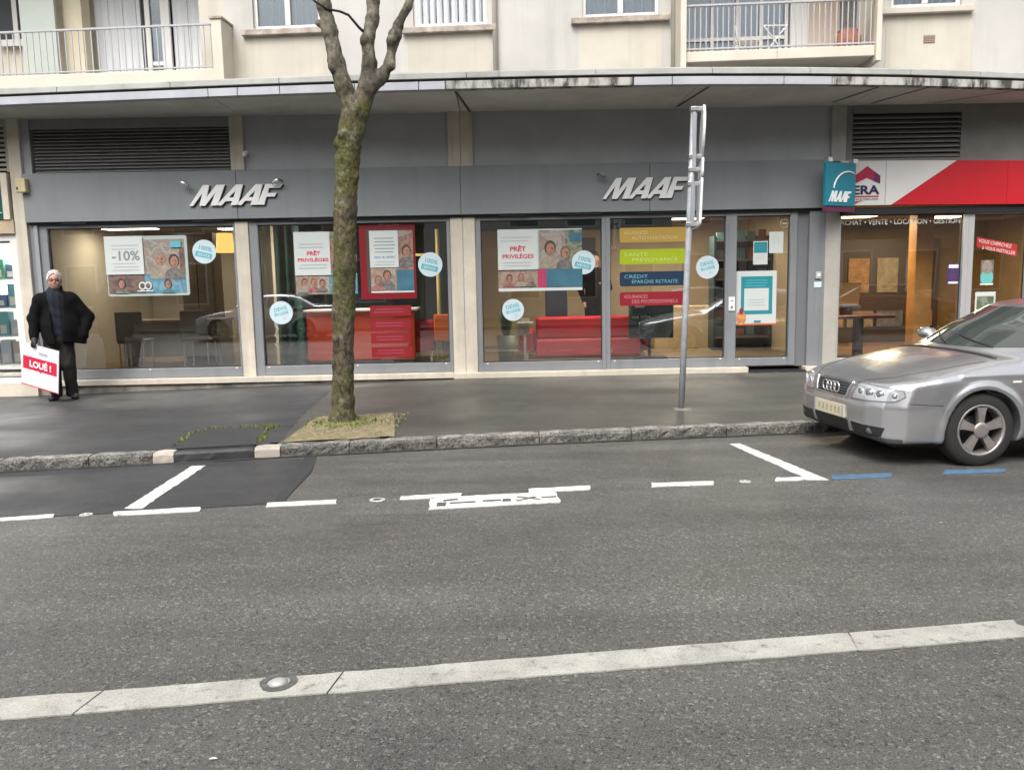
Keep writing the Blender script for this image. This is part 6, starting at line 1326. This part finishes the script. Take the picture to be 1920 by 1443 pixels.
cpart('lower_intake', patch_front([(-.29, .345), (-.27, .245), (.27, .245), (.29, .345)], .004), M_plastic, smooth=False)
for s_ in (1, -1):
    iw = cpart('side_intake', patch_wrap([(.35, .340), (.37, .245), (.72, .255), (.755, .335)], s_, .004), M_plastic, smooth=False)
    fl_ = plan_point(.60); o = fl_[0] - fl_[1] * .25; q = march([(o[0], s_ * o[1], .29)], [(fl_[1][0], s_ * fl_[1][1], 0)])[0]
    cpart('fog_lamp', MB().tube([Vector(q), Vector(q) - Vector((fl_[1][0], s_ * fl_[1][1], 0)) * .006], .032, 14), M_gplastic, iw)
    hl = cpart('headlight', patch_wrap([(.345, .553), (.355, .545), (.83, .560), (.915, .60), (.90, .645), (.80, .662), (.60, .675), (.42, .682), (.40, .665)], s_, .004, .02), mat('lamp_lens', (.50, .52, .54), .08, .35, spec=.8, coat=1.0))
    def wl_(pts, r, m, nm, par, off=.005):
        P = []; D_ = []
        for a, b in pts: q_, n_ = plan_point(a); o_ = q_ - n_ * .25; P.append((o_[0], s_ * o_[1], b)); D_.append((n_[0], s_ * n_[1], 0))
        cpart(nm, line_on(P, D_, r, off), m, par)
    wl_([(.345, .553), (.40, .668), (.42, .684), (.60, .677), (.80, .664), (.90, .647), (.915, .60), (.83, .558), (.60, .550), (.345, .545)], .0045, M_gplastic, 'lamp_seal', hl, .002)
    for a, b, r in ((.455, .612, .034), (.575, .612, .044), (.685, .610, .040), (.82, .602, .028)):
        q_, n_ = plan_point(a); o_ = q_ - n_ * .25; D0 = Vector((n_[0], s_ * n_[1], 0)); q = Vector(march([(o_[0], s_ * o_[1], b)], [tuple(D0)])[0]) - D0 * .005
        u = Vector((-D0.y, D0.x, 0))
        cpart('lamp_ring', MB().tube([q + u * r * math.cos(t) + Vector((0, 0, r * math.sin(t))) for t in np.linspace(0, 2 * math.pi, 17)], .006, 6, cap=False), mat('lamp_white', (.58, .59, .61), .2, .2), hl)
        cpart('lamp_bowl', MB().tube([q + D0 * .002, q - D0 * .003], r * .8, 16), mat('lamp_grey', (.36, .37, .39), .2, .6), hl)
    # shut lines
    cpart('hood_gap', line_on([(.84, s_ * .33, 1.8), (.62, s_ * .56, 1.8), (.3, s_ * .66, 1.8), (-.12, s_ * .70, 1.8)], [(0, 0, -1)] * 4, .0035), M_plastic, body)
    cpart('door_gap', line_on([(-.42, s_ * 1.3, .30), (-.40, s_ * 1.3, .62), (-.46, s_ * 1.3, .93)], [(0, -s_, 0)] * 3, .0035), M_plastic, body)
    cpart('door_gap', line_on([(-1.48, s_ * 1.3, .30), (-1.48, s_ * 1.3, .95)], [(0, -s_, 0)] * 2, .0035), M_plastic, body)
    cpart('door_gap', line_on([(-2.28, s_ * 1.3, .50), (-2.42, s_ * 1.3, .95)], [(0, -s_, 0)] * 2, .0035), M_plastic, body)
    cpart('bumper_gap', line_on([(.36, s_ * 1.3, .53), (.62, s_ * 1.3, .545)], [(0, -s_, 0)] * 2, .003), M_plastic, body)
    cpart('side_moulding', line_on([(-.45, s_ * 1.3, .54), (-1.4, s_ * 1.3, .54)], [(0, -s_, 0)] * 2, .014, .0), M_silver, body)
    cpart('side_moulding', line_on([(-1.52, s_ * 1.3, .54), (-2.25, s_ * 1.3, .54)], [(0, -s_, 0)] * 2, .014, .0), M_silver, body)
    cpart('indicator', patch_side([(-.33, .70), (-.25, .70), (-.25, .715), (-.33, .715)], s_, .006), mat('indicator_white', (.75, .72, .66), .3), body)
    cpart('door_handle', line_on([(-1.22, s_ * 1.3, .80), (-1.38, s_ * 1.3, .81)], [(0, -s_, 0)] * 2, .014, .018), M_silver, body); cpart('door_handle', line_on([(-2.08, s_ * 1.3, .82), (-2.22, s_ * 1.3, .83)], [(0, -s_, 0)] * 2, .014, .018), M_silver, body)
    cpart('side_window', patch_side([(-.64, .985), (-1.44, .995), (-1.46, 1.272), (-1.25, 1.268), (-1.08, 1.222)], s_), M_cglass)
    cpart('side_window', patch_side([(-1.52, .995), (-2.38, 1.02), (-2.30, 1.19), (-2.05, 1.265), (-1.54, 1.275)], s_), M_cglass)
    cpart('side_window', patch_side([(-2.44, 1.025), (-2.66, 1.05), (-2.42, 1.16), (-2.38, 1.17)], s_), M_cglass)
    cpart('window_trim', line_on([(-.60, s_ * 1.3, .975), (-1.5, s_ * 1.3, .985), (-2.68, s_ * 1.3, 1.03)], [(0, -s_, 0)] * 3, .007, .004), M_chr, body)
    cpart('sill_trim', line_on([(-.42, s_ * 1.3, .215), (-2.24, s_ * 1.3, .215)], [(0, -s_, 0)] * 2, .03, .0), M_gplastic, body)
    def mir(x, y, z, s_=s_): return smin(ell(x, y, z, (-.66, s_ * .93, 1.0), (.075, .10, .062)), cap(x, y, z, (-.66, s_ * .78, .955), (-.66, s_ * .88, .975), .028, .026), .03)
    mo = link('mirror', sdf_mesh('mirror', mir, (-.78, s_ * .9 - .18, .9), (-.54, s_ * .9 + .18, 1.1), .014), M_silver, car, local=True)
    cpart('mirror_glass', MB().prism([(s_ * .93 + .08 * math.cos(a), 1.0 + .048 * math.sin(a)) for a in np.linspace(0, 2 * math.pi, 17)[:-1]], 'x', -.728, -.724), M_chr, mo, smooth=False)
    cpart('tail_lamp', patch(list([(-.62, .80), (-.84, .80), (-.84, .95), (-.60, .95)]) , lambda a, b: ((-4.0, s_ * a, b), (1, 0, 0)), .004, .03), mat('red_lens', (.35, .01, .01), .15))
cpart('windscreen', patch([(-.66, .972), (-.52, 1.285), (.52, 1.285), (.66, .972), (.40, .955), (-.40, .955)], lambda a, b: ((.9, a, b + .0), (-1, 0, 0)), .004, .03), M_cglass)
cpart('rear_window', patch([(-.60, 1.06), (-.50, 1.265), (.50, 1.265), (.60, 1.06)], lambda a, b: ((-4.2, a, b), (1, 0, 0)), .004, .03), M_cglass)
for a, b in (((.45, .0), (-.10, .08)), ((-.05, .0), (-.55, .08))): cpart('wiper', line_on([(.9, a[0], .965 + .0), (.9, b[0], .965 + b[1])], [(-1, 0, 0)] * 2, .007, .012), M_plastic)
cpart('cowl', line_on([(-.22 + .0, -.68, 1.8), (-.17, -.35, 1.8), (-.16, 0, 1.8), (-.17, .35, 1.8), (-.22, .68, 1.8)], [(0, 0, -1)] * 5, .018, -.004), M_plastic)
cpart('bumper_lip', patch_wrap([(0, .245), (0, .212), (.9, .212), (.9, .245)], 1, .006), M_gplastic); cpart('bumper_lip', patch_wrap([(0, .245), (0, .212), (.9, .212), (.9, .245)], -1, .006), M_gplastic)
cpart('underbody', MB().box(-3.3, .68, -.70, .70, .17, .30), M_black, smooth=False)
cpart('rear_plate', MB().box(-3.70, -3.66, -.26, .26, .62, .73), MATS['plate_cream'], smooth=False)
# wheels
def wheel_parts(x, s_):
    yo = s_ * .845; R0 = .316; yi = yo - s_ * .20
    prof = [(.215, 0), (.235, .004), (.285, -.006), (.305, -.02), (R0, -.045), (R0, -.155), (.30, -.19), (.22, -.2)]
    wv = cpart('wheel', MB().lathe([(r, s_ * h) for r, h in prof], (x, yo, R0 - .008), 'y', 40, caps=False), M_tyre)
    rimp = [(.221, -.004), (.215, .004), (.200, .001), (.195, -.02), (.19, -.10)]
    mb = MB(); n = 40; vs = []; fs = []
    for r, h in rimp:
        for k in range(n): th = 2 * math.pi * k / n; vs.append((x + r * math.cos(th), yo + s_ * h, R0 - .008 + r * math.sin(th)))
    for i in range(len(rimp) - 1):
        for k in range(n): fs.append((i * n + k, i * n + (k + 1) % n, (i + 1) * n + (k + 1) % n, (i + 1) * n + k))
    mb.add(vs, fs); cpart('rim', mb, M_rim, wv)
    cpart('brake_disc', MB().lathe([(.19, 0), (.19, s_ * .02)], (x, yo - s_ * .12, R0 - .008), 'y', 24), M_plastic, wv)
    for k in range(5):
        a0 = rad(72 * k + 18); mb = MB(); vs = []
        for (r, hw, hh) in ((.045, .030, -.006), (.12, .031, -.004), (.165, .037, -.003), (.199, .050, -.004)):
            for sg in (-1, 1):
                for dep in (0, -.035):
                    aa = a0 + sg * hw / r * (1 if r > .05 else .8); vs.append((x + r * math.cos(aa), yo + s_ * (hh + dep), R0 - .008 + r * math.sin(aa)))
        fs = []
        for i in range(3):
            b = 4 * i; fs += [(b, b + 2, b + 6, b + 4), (b, b + 1, b + 5, b + 4), (b + 2, b + 3, b + 7, b + 6), (b + 1, b + 3, b + 7, b + 5)]
        cpart('spoke', mb.add(vs, fs), M_rim, wv, smooth=False)
    cpart('hub_cap', MB().lathe([(.07, s_ * -.01), (.066, s_ * .004), (.05, s_ * .008), (.02, s_ * .010)], (x, yo, R0 - .008), 'y', 24), M_rim, wv)
for x in (0, -2.65):
    for s_ in (1, -1): wheel_parts(x, s_)
# ------------------------------------------------------------------ cars parked on the camera's side, seen reflected in the glass
def copy_tree(o, parent=None):
    c = o.copy(); COL.objects.link(c); c.parent = parent
    for ch in o.children: copy_tree(ch, c)
    return c
HEAD = rad(180) + math.atan(.114)
def place(c, x, y, rz, sc=CS): c.matrix_basis = Matrix.Translation((x, y, 0)) @ Matrix.Rotation(rz, 4, 'Z') @ Matrix.Diagonal((sc, sc, sc, 1))
# near front tyre touches the ground at (3.776, 6.40)
nrm = Vector((math.cos(HEAD + math.pi / 2), math.sin(HEAD + math.pi / 2)))
O_ = Vector((3.825, 6.41)) - nrm * .84 * CS
M_maroon = mat('maroon_paint', (.10, .008, .012), .25, .3, coat=1.0); M_blue2 = mat('slate_paint', (.12, .13, .15), .25, .6, coat=1.0)
for x, y, rz, pm, lab in ((-8.0, -.35, HEAD, None, 'silver car parked on the camera side, reflected left of the tree'), (7.2, 1.25, HEAD + math.pi, M_blue2, 'slate grey car parked on the camera side, reflected near the door'), (12.0, 1.9, HEAD + math.pi, M_maroon, 'maroon car parked on the camera side, reflected in the estate agency')):
    c = copy_tree(car); c['label'] = lab; c['group'] = 'cars parked on the camera side'; place(c, x, y, rz)
    if pm:
        for ch in c.children:
            if ch.name.startswith('body') or ch.name.startswith('mirror'):
                ch.data = ch.data.copy(); ch.data.materials.clear(); ch.data.materials.append(pm)
place(car, O_.x, O_.y, HEAD)

# ------------------------------------------------------------------ houses across the street (seen only in reflections)
M_op = [mat('opp_render_a', (.42, .37, .30), .85, var=.15, vscale=.6), mat('opp_render_b', (.52, .50, .46), .85, var=.15, vscale=.6), mat('opp_render_c', (.30, .22, .17), .85, var=.15, vscale=.6)]
for i, (x0, x1, h, lab) in enumerate(((-32, -14, 8.5, 'cream town house with dark windows across the street'), (-14, -3, 7.0, 'brick brown town house across the street'), (-3, 10, 9.5, 'pale grey town house across the street'), (10, 30, 8.0, 'tan town house across the street'))):
    yb = -9.0
    t = thing('town_house', lab, 'building', ((x0 + x1) / 2, yb, 0))
    sub('wall', t, MB().box(x0 + .02, x1 - .02, yb - 8, yb, 0, h), M_op[[0, 2, 1, 0][i]])
    sub('roof', t, MB().prism([(yb + .3, h), (yb - 4, h + 2.2), (yb - 8.3, h)], 'x', x0 + .02, x1 - .02), mat('slate_roof', (.07, .07, .08), .7))
    k = int((x1 - x0) / 2.6)
    for j in range(k):
        xx = x0 + 1.2 + j * (x1 - x0 - 1.6) / k
        for zz in ([.9, 3.7, 6.2] if h > 8 else [.9, 3.7]):
            f = sub('window', t, MB().box(xx - .08, xx + 1.18, yb, yb + .04, zz - .08, zz + 1.63), M_pvc); sub('pane', f, MB().box(xx, xx + 1.1, yb + .041, yb + .05, zz, zz + 1.55), M_cglass)
    sub('door', t, MB().box(x1 - 1.3, x1 - .4, yb, yb + .05, .1, 2.2), M_plastic)
